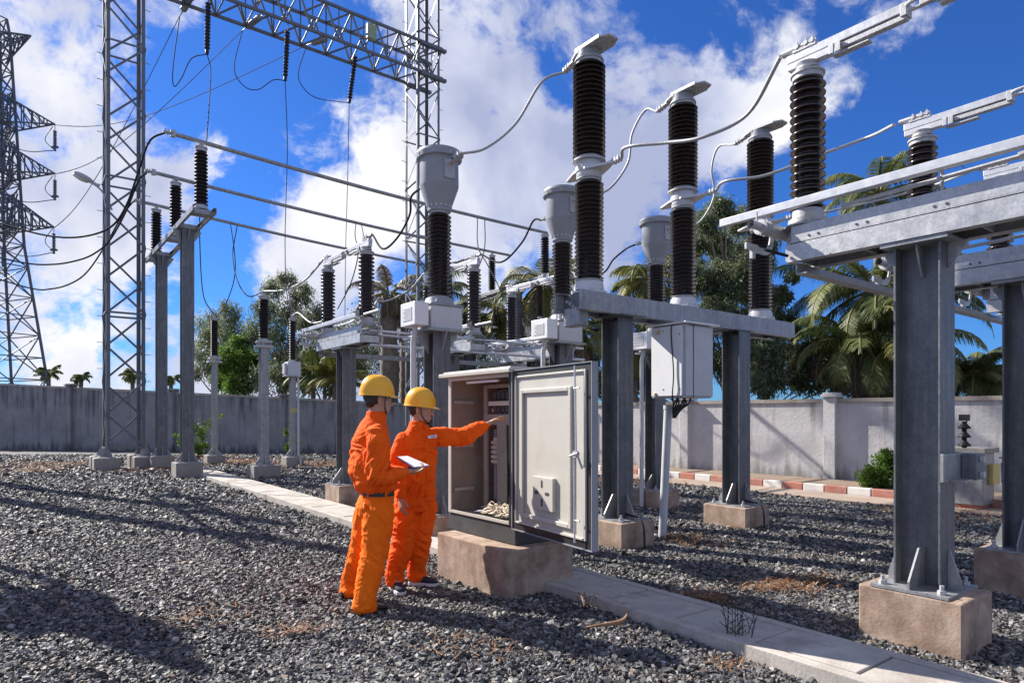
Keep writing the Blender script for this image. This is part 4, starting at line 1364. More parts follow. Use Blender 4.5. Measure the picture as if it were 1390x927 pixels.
# cables between the apparatus
rotv = lambda x, y: D2 * x + D1 * y
ctT = [c + rotv(.03 + .02, -.48) + UP * 4.58 for c in CT]
ctR = [c + rotv(.01, .45) + UP * 4.42 for c in CT]
topT = [b + rotv(0, .43) + UP * 5.56 for b in BP]
midT = [b + rotv(0, -.50) + UP * 4.26 for b in BP]
dT = [DR + D2 * 2.0 * i + rotv(0, 1.02) + UP * 4.33 for i in range(3)]
dF = [DL + D2 * 2.05 * i + rotv(0, -1.02) + UP * 4.33 for i in range(3)]
dFr = [DL + D2 * 2.05 * i + rotv(0, 1.02) + UP * 4.33 for i in range(3)]
cable([ctT[0], W(660, 201, 7.7), W(700, 168, 7.75), W(735, 112, 7.8), topT[0]], 'grey cable sweeping from the first funnel head up to the first breaker pole top', .016)
cable([topT[1], W(876, 150, 8.95), W(858, 182, 9.0), W(852, 222, 9.0), W(825, 258, 9.0), ctT[1]], 'grey cable dropping in an S behind the first breaker pole to the second funnel head', .016)
cable([topT[2], W(975, 200, 10.1), W(966, 230, 10.2), W(969, 268, 10.2), W(948, 303, 10.3), ctT[2]], 'grey cable dropping from the third breaker pole to the third funnel head', .016)
cable([midT[0], W(850, 200, 6.6), W(905, 194, 6.3), W(955, 186, 6.0), W(1015, 155, 5.8), dT[0]], 'pale cable sweeping from the first breaker pole waist up to the biggest disconnector arm', .017)
cable([midT[1], W(985, 246, 7.6), W(1040, 238, 7.4), W(1120, 208, 7.3), W(1180, 186, 7.3), dT[1]], 'pale cable running from the middle breaker pole waist to the second disconnector arm', .017)
cable([midT[2], W(1110, 290, 8.7), W(1180, 275, 8.6), W(1260, 254, 8.5), dT[2]], 'pale cable from the third breaker pole waist to the third disconnector arm', .015)
cable([ctR[0], W(558, 268, 8.7), W(556, 292, 9.0), W(540, 322, 9.3), W(520, 338, 9.6), dF[0]], 'dark cable curving down from the first funnel head to the small disconnector arm', .015, 'wire')
cable([ctR[1], W(724, 300, 10.1), W(708, 330, 10.3), W(680, 356, 10.6), dF[1]], 'dark cable curving from the second funnel head to the middle small disconnector', .015, 'wire')
cable([ctR[2], W(850, 338, 11.5), W(833, 352, 11.8), W(815, 372, 12), dF[2]], 'dark cable curving from the third funnel head down to the last small disconnector', .015, 'wire')
cable([pB + UP * 4.5, W(385, 394, 15.2), W(413, 381, 14), dFr[0]], 'pale cable from the middle arrester up to the small disconnector arm', .02)
cable([pC + UP * 4.5, W(405, 425, 19), W(422, 438, 18), W(440, 436, 17)], 'short pale cable sagging from the tanked transformer toward the small disconnector', .02)
cable([W(505, 402, 13.5), W(518, 409, 13.5), W(537, 404, 13.4), W(559, 391, 13.2), dFr[1]], 'pale cable sagging between the small disconnectors behind the dead palm', .02)
# droppers off the tubes
q, _ = on_bus(1, 272); cable([q, W(271, 320, 18), W(276, 400, 19.5), pA + UP * 4.66], 'thin wire hanging from the middle tube down to the slim arrester', .014, 'wire', name='dropper_wire', cat='wire')
q, _ = on_bus(2, 313); cable([q, W(319, 350, 20.3), W(317, 383, 20.4), W(303, 420, 20.4), pA + UP * 4.64], 'thin wire looping from the rear tube back to the slim arrester', .014, 'wire', name='dropper_wire', cat='wire')
q, _ = on_bus(2, 322); cable([q, W(316, 345, 19), W(322, 380, 17.5), W(337, 402, 16.5), pB + UP * 4.5], 'thin wire looping from the rear tube forward to the middle arrester', .014, 'wire', name='dropper_wire', cat='wire')
q, _ = on_bus(1, 483); cable([q, W(482, 320, 18), W(486, 345, 16), W(476, 385, 16), W(458, 420, 16)], 'thin paired dropper under the middle tube, slanting behind the small disconnector', .013, 'wire', name='dropper_wire', cat='wire')
q, _ = on_bus(1, 491); cable([q, W(493, 322, 18), W(487, 345, 16)], 'short thin dropper beside the paired one under the middle tube', .013, 'wire', name='dropper_wire', cat='wire')
q, _ = on_bus(0, 648); cable([q, W(649, 335, 20.5), W(662, 360, 21), W(678, 392, 23), W(678, 408, 24)], 'pale wire hanging from the front tube to the insulator under the far beam', .018, 'cable', name='dropper_wire', cat='wire')
q, _ = on_bus(0, 658); cable([q, W(658, 335, 19), W(650, 362, 17), W(638, 388, 15)], 'thin wire hanging from the front tube behind the middle small disconnector', .015, 'wire', name='dropper_wire', cat='wire')
p0 = BUS[0][0]; p1 = BUS[1][0]; p2 = BUS[2][0]
cable([p0 - (BUS[0][1] - p0).normalized() * .15, W(222, 181, 14.4), W(203, 192, 14.4), W(189, 230, 14.5), W(172, 278, 14.7), W(152, 307, 15), W(120, 320, 15.3), W(80, 322, 15.6), W(30, 312, 16), W(-60, 285, 16.6)], 'uppermost of three thick dark cables arching past the mast toward the pylon', .022, 'wire', seg=10)
cable([p1 - (BUS[1][1] - p1).normalized() * .15, W(198, 236, 16.7), W(188, 245, 16.8), W(172, 285, 17), W(150, 325, 17.2), W(130, 343, 17.3), W(107, 353, 17.4), W(71, 359, 17.6), W(28, 356, 17.8), W(-60, 335, 18)], 'middle of three thick dark cables arching past the mast toward the pylon', .022, 'wire', seg=10)
cable([p2 - (BUS[2][1] - p2).normalized() * .15, W(178, 277, 19.0), W(163, 298, 19.1), W(145, 330, 19.3), W(121, 366, 19.4), W(100, 383, 19.5), W(71, 392, 19.6), W(36, 390, 19.7), W(-60, 360, 20)], 'lowest of three thick dark cables arching past the mast toward the pylon', .022, 'wire', seg=10)

# ------------------------------------------------------------------ pylon
def make_pylon():
    P = Vector(((-7 - 695) / 890 * PY, PY, 0))
    r = empty('transmission_pylon', P, 0, 'big steel lattice transmission pylon with cross arms rising beyond the wall', 'pylon')
    th = R(20)

    def rad(z):
        pts = [(0, 4.7), (4.9, 4.05), (17.3, 2.25), (28, 1.65), (36.5, 1.15), (38, .9)]
        for (a, ra), (b, rb) in zip(pts, pts[1:]):
            if a <= z <= b: return ra + (rb - ra) * (z - a) / (b - a)
        return .9

    def cor(k, z): a = th + k * PI / 2; return Vector((rad(z) * math.cos(a), rad(z) * math.sin(a), z))
    zs = [0, 4.9, 9, 12.5, 15.3, 17.3, 19.2, 21, 22.8, 24.5, 26.2, 28, 29.7, 31.4, 33, 34.6, 36.5, 38]
    for k in range(4):
        m = MB()
        for a, b in zip(zs, zs[1:]): m.bar(cor(k, a), cor(k, b), .20)
        m.build('leg', M['lattice_far'], r)
    m = MB()
    for k in range(4):
        for a, b in zip(zs, zs[1:]):
            m.bar(cor(k, a), cor(k + 1, b), .085); m.bar(cor(k + 1, a), cor(k, b), .085); m.bar(cor(k, b), cor(k + 1, b), .085)
            if b - a > 3:
                mid = (a + b) / 2; m.bar(cor(k, mid), cor(k + 1, mid), .09)
    m.build('lacing', M['lattice_far'], r)
    for (z, zu, L_, dz) in ((28.0, 31.2, 5.5, .2), (23.5, 26.8, 5.5, .2), (18.7, 22.2, 5.4, .1), (36.3, 34.2, 3.3, 0)):
        for sgn in (1, -1):
            for ang, LL, dd in ((0, L_, dz), (R(-58), L_ * 1.05, -.9 * (z < 36))):
                if z > 36 and ang: continue
                d = Vector((math.cos(ang), math.sin(ang), 0)) * sgn
                nn = Vector((-d.y, d.x, 0))
                tip = d * LL + UP * (z + (dd if ang == 0 else 0))
                m = MB()
                base = [d * .3 + nn * s * rad(z) * .75 + UP * zz for s in (-1, 1) for zz in (z, zu)]
                for b in base: m.bar(b, tip, .11)
                for j in range(1, 6):
                    t0, t1 = j / 6, (j + .9) / 6
                    m.bar(base[0].lerp(tip, t0), base[2].lerp(tip, t0), .08); m.bar(base[1].lerp(tip, t0), base[3].lerp(tip, t0), .08)
                    m.bar(base[0].lerp(tip, t0), base[1].lerp(tip, t0), .08); m.bar(base[2].lerp(tip, t0), base[3].lerp(tip, t0), .08)
                    m.bar(base[1].lerp(tip, t0 - .1), base[0].lerp(tip, t1), .08); m.bar(base[3].lerp(tip, t0 - .1), base[2].lerp(tip, t1), .08)
                arm = m.build('cross_arm', M['lattice_far'], r)
                if z < 36:
                    m = MB()
                    t2 = tip - UP * .1
                    m.tube([t2, t2 - UP * .5], .03, 6); m.lathe([(a, t2.z - .5 - b) for a, b in shed_profile(0, 1.5, .17, .09, 8)], 10, (t2.x, t2.y, 0))
                    m.tube([t2 - UP * 2.0 + d * .3, t2 - UP * 2.0 - d * .3], .10, 6); m.tube([t2 - UP * 2.0, t2 - UP * 2.35], .10, 6)
                    m.build('insulator', M['lattice_far'], arm)
    # jumper loops below the arm tips
    m = MB()
    for z in (28, 23.5, 18.7):
        a = Vector((5.5, 0, z - 2.2)); b = Vector((2.9, -4.6, z - 2.2))
        m.tube(spline([a, (a + b) / 2 - UP * .9, b, b + Vector((-1, -1, 1))], 6), .04, 5)
        m.tube(spline([Vector((5.3, 0, z)), Vector((4.6, 0, z - 1.2)), a], 6), .035, 5)
    m.build('jumper_loop', M['lattice_far'], r)


make_pylon()


# ------------------------------------------------------------------ street lamps on the masts
def lamp(label, base, head, tip, y):
    """curved arm ending in a cobra head; base: mast side"""
    r = empty('yard_lamp', base, label=label, cat='street lamp', group='yard lamps on the masts')
    p0 = Vector(base)
    h0 = W(*head, y) - p0; h1 = W(*tip, y - .15) - p0
    m = MB(); m.tube(spline([Vector((0, 0, 0)), Vector((0, 0, 0)).lerp(h0, .5) + UP * .12, h0], 6), .028, 8)
    m.build('arm', M['alu_rough'], r, smooth=50)
    d = (h1 - h0); L_ = d.length; X = d.normalized(); Yv = UP.cross(X).normalized(); Z = X.cross(Yv)
    Mx = Matrix((X, Yv, Z)).transposed()
    m = MB(); m.ell((h0 + h1) / 2 + Z * .02, L_ / 2 * 1.05, .15, .085, Mx, 18, 10); m.tube([h0 - X * .15, h0 + X * .12], .05, 8)
    hd = m.build('housing', M['alu_rough'], r, smooth=50)
    m = MB(); m.ell((h0 + h1) / 2 + X * .05 - Z * .045, L_ / 2 * .78, .115, .07, Mx, 16, 8)
    m.build('lens', M['lamp_glass'], hd, smooth=60)


lamp('curved arm yard lamp with a pale oval head on the mast beside the pylon', W(152, 285, 18.95), (127, 249), (99, 234), 18.8)
lamp('small yard lamp with an oval head on the mast behind the transformers', W(601, 368, 24.6), (622, 356), (651, 352), 24.6)

# ------------------------------------------------------------------ kiosk, posts beyond the near columns
P = W(1316, 692, 10.6); P.z = 0
kk = empty('marshalling_kiosk', P, TH, 'squat grey kiosk with a lid and a yellow panel standing by the kerb', 'kiosk')
m = MB(); m.bb(-.24, .26, -.26, .26, .10, .92); m.build('kiosk_body', M['galv'], kk, bevel=.01)
m = MB(); m.bb(-.30, .33, -.31, .31, .922, 1.0); m.build('kiosk_lid', M['conc_grey'], kk, bevel=.01)
m = MB(); m.bb(-.02, .30, -.33, -.262, .42, .74); m.build('yellow_panel', M['yellow_dull'], kk, bevel=.01)
m = MB(); m.bb(-.20, .22, -.22, .22, -.02, .10); m.build('plinth', M['kerb_red'], kk)
m = MB(); m.lathe(shed_profile(1.0, 1.42, .09, .035, 3), 14, (-.22, 0, 0)); m.box((-.22, 0, 1.48), (.12, .12, .10)); m.tube([(-.22, 0, 1.45), (-.12, .0, 1.50), (-.12, 0, 1.40)], .012)
m.build('small_insulator', M['porc_dark'], kk, smooth=50)
P = W(1366, 700, 9.9); P.z = 0
q_ = empty('grey_post', P, TH, 'short grey steel post in front of the kerb by the picture edge', 'post')
m = MB(); m.bb(-.05, .05, -.04, .04, 0, .86); m.build('shaft', M['galv_dark'], q_)
m = MB(); m.bb(-.07, .07, -.08, .05, .50, .80); m.bb(-.11, .07, -.08, .06, .865, .885); m.build('switch_box', M['galv_dark'], q_)
# drive rod bracket on the foreground column
br = empty('drive_bracket', DR + D1 * -.14 + UP * 1.17, TH, 'bolted grey bracket gripping the side of the thickest steel column', 'bracket')
m = MB(); m.bb(-.125, .125, -.020, -.001, -.09, .09); m.bb(.10, .30, -.018, -.004, -.09, .09); m.bb(-.02, .12, -.10, -.021, -.09, -.075)
m.build('plate', M['galv'], br, bevel=.002)
m = MB(); m.bb(.16, .31, -.11, -.021, -.085, .085)
m.build('bearing_block', M['galv_dark'], br, bevel=.006)
m = MB()
for z in (-.05, .05):
    m = MB(); m.tube([(.22, -.112, z), (.22, -.135, z)], .022, 6); m.build('bolt', M['alu_rough'], br)
# ------------------------------------------------------------------ open cabinet on its plinth
HG = Vector((0, 5.55, 0))                     # hinge corner on the ground
pl = empty('cabinet_plinth', HG, TH, 'stained concrete block standing across the trench under the open cabinet', 'concrete plinth')
pp = Vector((-.04, 5.30, 0)) - HG
px, py = pp.dot(D2), pp.dot(D1)
m = MB(); m.bb(px, px + .72, py, py + 1.10, -.05, .41); m.build('block', M['conc'], pl, bevel=.012)
foot_spots.append((HG + D2 * (px + .36) + D1 * (py + .55), .37, .56))
cab = empty('control_cabinet', HG, TH, 'open beige metal control cabinet with dark base, wiring inside and its big door swung out', 'electrical cabinet')
WD, DP, z0, z1 = 1.0, .56, .585, 1.865        # opening width along y, depth along x
m = MB(); m.bb(.0, DP + .02, -.05, WD + .02, .412, .575); m.build('base_frame', M['dark'], cab, bevel=.008)
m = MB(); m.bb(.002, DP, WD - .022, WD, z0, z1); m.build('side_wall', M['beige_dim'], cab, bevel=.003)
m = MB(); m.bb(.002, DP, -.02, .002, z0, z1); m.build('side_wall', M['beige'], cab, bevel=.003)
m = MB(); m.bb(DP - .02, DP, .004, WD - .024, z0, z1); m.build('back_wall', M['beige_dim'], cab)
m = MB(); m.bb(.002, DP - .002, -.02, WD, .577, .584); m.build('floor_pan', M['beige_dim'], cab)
# roof with an overhang
m = MB(); m.bb(-.075, DP + .06, -.06, WD + .085, 1.868, 1.905); m.bb(-.04, DP + .03, -.03, WD + .05, 1.9055, 1.922); m.build('roof', M['beige'], cab, bevel=.006)
# front frame round the opening
m = MB(); m.bb(-.014, .001, WD - .045, WD + .002, z0 - .005, z1); m.bb(-.014, .001, -.022, .020, z0 - .005, z1)
m.bb(-.014, .001, .021, WD - .046, z0 - .005, z0 + .022); m.bb(-.014, .001, .021, WD - .046, z1 - .03, z1)
m.build('front_frame', M['beige'], cab, bevel=.002)
m = MB(); m.bb(-.022, -.0145, .0, .018, z0, z1); m.build('seal', M['black'], cab)
# fixing rails on the far side wall
for z in (.78, 1.2, 1.62):
    m = MB(); m.bb(.03, .25, WD - .05, WD - .023, z, z + .03)
    for k in range(5): m.lathe([(.006, 0), (.006, .004)], 6, (.06 + k * .04, WD - .0505, z + .015), M=Matrix.Rotation(R(90), 3, 'X'))
    m.build('mounting_rail', M['alu_rough'], cab)
m = MB(); m.bb(.03, .05, .25, .75, 1.805, 1.825); m.build('lamp_tube', M['white_paint'], cab)
# inner swing frame with slots, terminals, bundles
m = MB()
fx = .26
m.bb(fx, fx + .02, .08, .22, .62, 1.80)
m.bb(fx, fx + .02, .44, .58, .62, 1.50); m.bb(fx, fx + .02, .74, .80, .62, 1.80)
m.bb(fx - .001, fx + .021, .081, .739, 1.42, 1.52); m.bb(fx - .001, fx + .021, .081, .739, 1.765, 1.80)
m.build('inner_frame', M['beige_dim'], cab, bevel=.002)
m = MB(); m.bb(fx + .16, fx + .17, .08, .80, .62, 1.80); m.build('mounting_board', M['black'], cab)  # coloured black to paint in the dark of the cabinet interior
m = MB()
m.bb(fx - .04, fx - .005, .10, .66, 1.60, 1.64); m.bb(fx + .05, fx + .12, .05, .73, 1.54, 1.575)
m.build('cable_duct', M['beige'], cab)
m = MB()
for k in range(12):
    y = .12 + k * .045
    m.tube(spline([(fx + .07, y, 1.60), (fx + .04, y + random.uniform(-.02, .02), 1.56), (fx + .06, y + .01, 1.50)], 3), .005, 5)
    m.tube(spline([(fx + .07, y, 1.75), (fx + .03, y + random.uniform(-.02, .02), 1.70), (fx + .06, y + .01, 1.65)], 3), .005, 5)
m.build('wiring', M['paint'], cab)
for k, (y, za, zb) in enumerate(((.30, 1.10, 1.42), (.64, 1.05, 1.30))):
    m = MB()
    m.bb(fx + .04, fx + .10, y - .05, y + .05, za, zb)
    nb = int((zb - za) / .045)
    for j in range(nb):
        for s in (-1, 0, 1): m.bb(fx + .01, fx + .039, y + s * .032 - .012, y + s * .032 + .012, za + j * .045 + .008, za + j * .045 + .036)
    m.build('terminal_block', M['beige'], cab)
m = MB()
for j in range(22): m.bb(fx + .03, fx + .09, .27, .35, .66 + j * .019, .672 + j * .019)
m.build('terminal_strip', M['paint'], cab)
for zr in (1.66, 1.535):
    m = MB()
    for k in range(9): m.bb(fx + .02, fx + .10, .12 + k * .062, .12 + k * .062 + .052, zr, zr + .07)
    m.build('relay_row', M['dark'], cab, bevel=.004)
for y in (.27, .33, .63, .69):
    m = MB()
    for j in range(30): m.bb(fx + .06, fx + .11, y - .02, y + .02, .66 + j * .024, .677 + j * .024)
    m.build('terminal_strip', M['paint_head'], cab)
m = MB()
for k in range(14):
    y = .24 + .012 * k if k < 7 else .58 + .012 * (k - 7)
    m.tube(spline([(fx + .13, y, 1.40), (fx + .12 + .01 * (k % 3), y + .01, 1.0), (fx + .11, y - .01, .62)], 4), .005, 5)
m.build('wire_loom', M['wire'], cab, smooth=60)
m = MB()
for k in range(5): m.tube(spline([(fx + .10, .62 + .015 * k, 1.04), (fx + .09, .61 + .02 * k, .85), (fx + .05, .60 + .02 * k, .62)], 4), .009, 6)
m.build('cable_bundle', M['black'], cab)
# cable bundles lying on the floor of the cabinet: a heap of its own
random.seed(21)
cols = [M['cream'] if 'cream' in M else M['paper']]
M['cream'] = noise_mat('taped_wire', (.50, .42, .31), (.66, .58, .47), scale=20, rough=.7, bump=.1, c3=(.25, .14, .08), s3=14)
M['blue_wire'] = noise_mat('blue_wire', (.01, .02, .12), (.02, .035, .18), scale=20, rough=.5, bump=0)
hp = empty('wire_heap', HG + rotv(.14, .30) + UP * .585, TH, 'tangle of taped cream and blue wires lying on the cabinet floor', 'wire bundle')
for nm, mt, n, zt in (('blue_wire', 'blue_wire', 26, .04), ('taped_wire', 'cream', 70, .11)):
    m = MB()
    for k in range(n):
        y = random.uniform(-.24, .28); x = random.uniform(-.08, .08)
        if nm == 'taped_wire': y = random.uniform(-.27, .14)
        L_ = random.uniform(.10, .22)
        a = random.uniform(-.35, .35)
        h = random.uniform(.02, zt)
        pts = [(x, y, .018 + h * .4), (x + .3 * L_ * math.sin(a), y + L_ * .4, h + .02), (x + .6 * L_ * math.sin(a), y + L_ * .75, h * .6 + .018), (x + L_ * math.sin(a), y + L_ * 1.1, .012 + h * .5)]
        pts = [(max(-.115, min(.12, q[0])), max(-.27, min(.42, q[1])), q[2]) for q in pts]
        m.tube(spline(pts, 4), random.uniform(.0035, .008) if nm == 'taped_wire' else .0045, 6)
    m.build(nm, M[mt], hp, smooth=60)

# door: hinged at the near corner, swung open past square
dx = Vector((.508, -.861, 0)).normalized()
dn = Vector((-dx.y, dx.x, 0))
if dn.dot(Vector((-1, -.5, 0))) < 0: dn = -dn      # normal of the inner face, towards the workers
da = math.atan2(dx.y, dx.x)
door = empty('door', (0, 0, 0)); door.parent = cab
door.location = (-.02, -.035, 0)
door.rotation_euler = (0, 0, da - TH)
door['label'] = 'wide open beige inner door face with pressed panel'
ZL, ZH, DW = .555, 1.885, 1.10
# local: x along the door width, y = +/- depth; inner face is on the side of dn
sgn = 1 if (Matrix.Rotation(da, 3, 'Z') @ Vector((0, 1, 0))).dot(dn) > 0 else -1


def bd(m, x0, x1, y0, y1, z0_, z1_): return m.bb(x0, x1, min(sgn * y0, sgn * y1), max(sgn * y0, sgn * y1), z0_, z1_)


m = MB(); bd(m, 0, DW, -.045, -.040, ZL, ZH); m_door = m
bd(m, 0, .006, -.039, .012, ZL, ZH); bd(m, DW - .006, DW, -.039, .012, ZL, ZH); bd(m, .007, DW - .007, -.039, .012, ZL, ZL + .006); bd(m, .007, DW - .007, -.039, .012, ZH - .006, ZH)
m.build('door_skin', M['paint_head'], door)
m = MB(); bd(m, .008, .055, -.025, .001, ZL + .008, ZH - .008); bd(m, DW - .07, DW - .008, -.025, .001, ZL + .008, ZH - .008)
bd(m, .056, DW - .071, -.025, .001, ZL + .008, ZL + .062); bd(m, .056, DW - .071, -.025, .001, ZH - .05, ZH - .008)
m.build('door_gasket', M['black'], door)
m = MB(); bd(m, .058, DW - .072, -.02, -.004, ZL + .064, ZH - .052)
# raised lip
bd(m, .058, .070, -.003, .014, ZL + .064, ZH - .052); bd(m, DW - .092, DW - .072, -.003, .014, ZL + .064, ZH - .052); bd(m, .071, DW - .093, -.003, .014, ZH - .068, ZH - .052); bd(m, .071, DW - .093, -.003, .014, ZL + .064, ZL + .080)
m.build('inner_panel', M['beige'], door, bevel=.003)
# rectangular stiffening frame
m = MB()
xa, xb, za, zb = .15, .86, .68, 1.72
bd(m, xa, xa + .035, -.003, .020, za, zb); bd(m, xb - .035, xb, -.003, .020, za, zb); bd(m, xa + .036, xb - .036, -.003, .020, zb - .035, zb); bd(m, xa + .036, xb - .036, -.003, .020, za, za + .035)
fo = m.build('stiffening_frame', M['beige'], door, bevel=.006)
m = MB()
Rx = Matrix.Rotation(R(90), 3, 'X')
for k in range(18):
    m.lathe([(.003, -.002), (.003, .001)], 6, (xb - .018, sgn * .0205, za + .05 + k * .055), M=Rx)
    if k < 12:
        m.lathe([(.003, -.002), (.003, .001)], 6, (xa + .06 + k * .054, sgn * .0205, zb - .018), M=Rx)
m.build('rivet', M['beige_dim'], fo)
# pressed vent plate with four slots
m = MB(); bd(m, .36, .64, -.003, .028, .775, 1.03); vp = m.build('document_plate', M['beige'], door, bevel=.004)
m = MB()
cx, cz = .49, .905


def slot(x, z, w, h):
    r_ = min(w, h) / 2
    pts = []
    for a in range(12):
        t_ = 2 * PI * a / 12
        ex = (w / 2 - r_) * (1 if math.cos(t_) > 0 else -1); ez = (h / 2 - r_) * (1 if math.sin(t_) > 0 else -1)
        pts.append((x + ex + r_ * math.cos(t_), z + ez + r_ * math.sin(t_)))
    m.ext(pts, (0, sgn * .026, 0), (0, sgn * .0295, 0), (1, 0, 0), (0, 0, 1))


for a, b, w, h in ((0, .072, .026, .062), (0, -.072, .026, .062), (-.075, 0, .062, .026), (.075, 0, .062, .026)):
    m = MB(); slot(cx + a, cz + b, w, h); m.build('slot', M['dark'], vp)
# locking bars and handle
m = MB()
m.tube([(DW - .155, sgn * .045, 1.86), (DW - .135, sgn * .045, 1.24)], .007, 8); m.tube([(DW - .155, sgn * .045, .60), (DW - .165, sgn * .045, 1.20)], .007, 8)
for z in (1.70, .76): m.tube([(DW - .17, sgn * .04, z), (DW - .10, sgn * .045, z)], .007, 6)
m.build('lock_rod', M['alu'], door, smooth=40)
m = MB(); m.tube([(DW - .20, sgn * .05, 1.215), (DW - .10, sgn * .055, 1.24)], .013, 8); m.lathe([(.026, 0), (.026, .03)], 12, (DW - .145, sgn * .03, 1.23), M=Matrix.Rotation(R(-90 * sgn), 3, 'X'))
m.tube([(DW - .115, sgn * .055, 1.235), (DW - .085, sgn * .03, 1.13)], .009, 6); m.build('handle', M['alu_rough'], door, smooth=40)
# ------------------------------------------------------------------ people
def fuse(mb, voxel, smooth=6, factor=.5):
    me = bpy.data.meshes.new('tmp'); me.from_pydata(mb.v, [], mb.f); me.update()
    bm = bmesh.new(); bm.from_mesh(me); bmesh.ops.recalc_face_normals(bm, faces=bm.faces); bm.to_mesh(me); bm.free()
    o = bpy.data.objects.new('tmp', me); COL.objects.link(o)
    r = o.modifiers.new('r', 'REMESH'); r.mode = 'VOXEL'; r.voxel_size = voxel; r.adaptivity = 0
    s = o.modifiers.new('s', 'SMOOTH'); s.iterations = smooth; s.factor = factor
    dg = bpy.context.evaluated_depsgraph_get()
    out = bpy.data.meshes.new_from_object(o.evaluated_get(dg))
    bpy.data.objects.remove(o); bpy.data.meshes.remove(me)
    return out


def mesh_obj(name, me, mat, parent, org):
    me.transform(Matrix.Translation(-Vector(org)))
    me.name = name
    me.materials.clear(); me.materials.append(mat)
    me.polygons.foreach_set('use_smooth', [True] * len(me.polygons))
    o = bpy.data.objects.new(name, me); COL.objects.link(o); o.parent = parent
    return o


def loft(m, rings, seg=24, e=2.3):
    vs = []; fs = []
    for (c, ax, ay) in rings:
        for k in range(seg):
            a = 2 * PI * k / seg
            ca, sa = math.cos(a), math.sin(a)
            x = abs(ca) ** (2 / e) * (1 if ca > 0 else -1); y = abs(sa) ** (2 / e) * (1 if sa > 0 else -1)
            vs.append(Vector(c) + Vector(ax) * x + Vector(ay) * y)
    n = len(rings)
    for i in range(n - 1):
        for k in range(seg):
            k2 = (k + 1) % seg
            fs.append((i * seg + k, i * seg + k2, (i + 1) * seg + k2, (i + 1) * seg + k))
    fs.append(tuple(range(seg - 1, -1, -1))); fs.append(tuple((n - 1) * seg + k for k in range(seg)))
    m.add(vs, fs)


def limb(m, pts, rs, n=5, seg=16, capz=True):
    P = spline(pts, n)
    k = len(P)
    rr = []
    for i in range(k):
        t = i / (k - 1) * (len(rs) - 1); j = min(int(t), len(rs) - 2); f = t - j; f = f * f * (3 - 2 * f)
        rr.append(rs[j] * (1 - f) + rs[j + 1] * f)
    m.tube(P, rr, seg)
    if capz:
        m.ell(P[0], rr[0], rr[0], rr[0] * .98); m.ell(P[-1], rr[-1], rr[-1], rr[-1] * .6)


def folds(me, centres, amp=.010, base=.003, seed=0.0):
    """cloth folds: ridges that run across the limb near the joints. centres: (point, radius, axis, strength)"""
    nv = len(me.vertices)
    co = np.empty(nv * 3, np.float32); me.vertices.foreach_get('co', co); co = co.reshape(-1, 3)
    no = np.empty(nv * 3, np.float32); me.vertex_normals.foreach_get('vector', no); no = no.reshape(-1, 3)
    dsp = np.zeros(nv)
    nz = mnoise.noise
    C = [(np.array(c), r, Vector(ax).normalized(), s) for c, r, ax, s in centres]
    warp = np.array([nz(Vector((p[0] * 7 + seed, p[1] * 7, p[2] * 5))) for p in co])
    fine = np.array([nz(Vector((p[0] * 16 + seed, p[1] * 16, p[2] * 11))) for p in co])
    dsp += base * warp * 2.4 + base * .4 * (.35 - np.abs(fine)) * 2
    for c, r, ax, s in C:
        d = co - c
        w = np.exp(-(d ** 2).sum(1) / (r * r)) * s
        sel = w > .03
        idx = np.nonzero(sel)[0]
        axn = np.array(ax)
        for i in idx:
            p = co[i]; al = float(d[i] @ axn)
            q = p - axn * (d[i] @ axn)
            al += .45 * float(q[0] + q[1]) + .25 * warp[i] * .1
            v = nz(Vector((q[0] * 8 + seed, q[1] * 8 + al * 17 + warp[i] * 1.8, q[2] * 6 + seed * 2 + al * 7)))
            dsp[i] += amp * w[i] * (.24 - abs(v)) * 3.8
    co = co + no * dsp[:, None]
    me.vertices.foreach_set('co', co.ravel().astype(np.float32)); me.update()


def seam(name, host, pts, parent, org, d, mat, r=.0032, n=8):
    """a stitched seam laid on the cloth: points are dropped on the mesh along d"""
    from mathutils.bvhtree import BVHTree
    me = host.data
    bvh = BVHTree.FromPolygons([v.co for v in me.vertices], [tuple(p.vertices) for p in me.polygons])
    out = []
    d = Vector(d).normalized()
    for p in spline(pts, n) if len(pts) > 2 else [Vector(pts[0]).lerp(Vector(pts[1]), k / n) for k in range(n + 1)]:
        q = p - org
        h = bvh.ray_cast(q - d * .5, d)
        if h[0] is not None and (h[0] - q).length < .28: out.append(h[0] - d * r * .2)
    if len(out) > 2:
        m = MB(); m.tube(out, r, 6); return m.build(name, mat, parent, smooth=60)


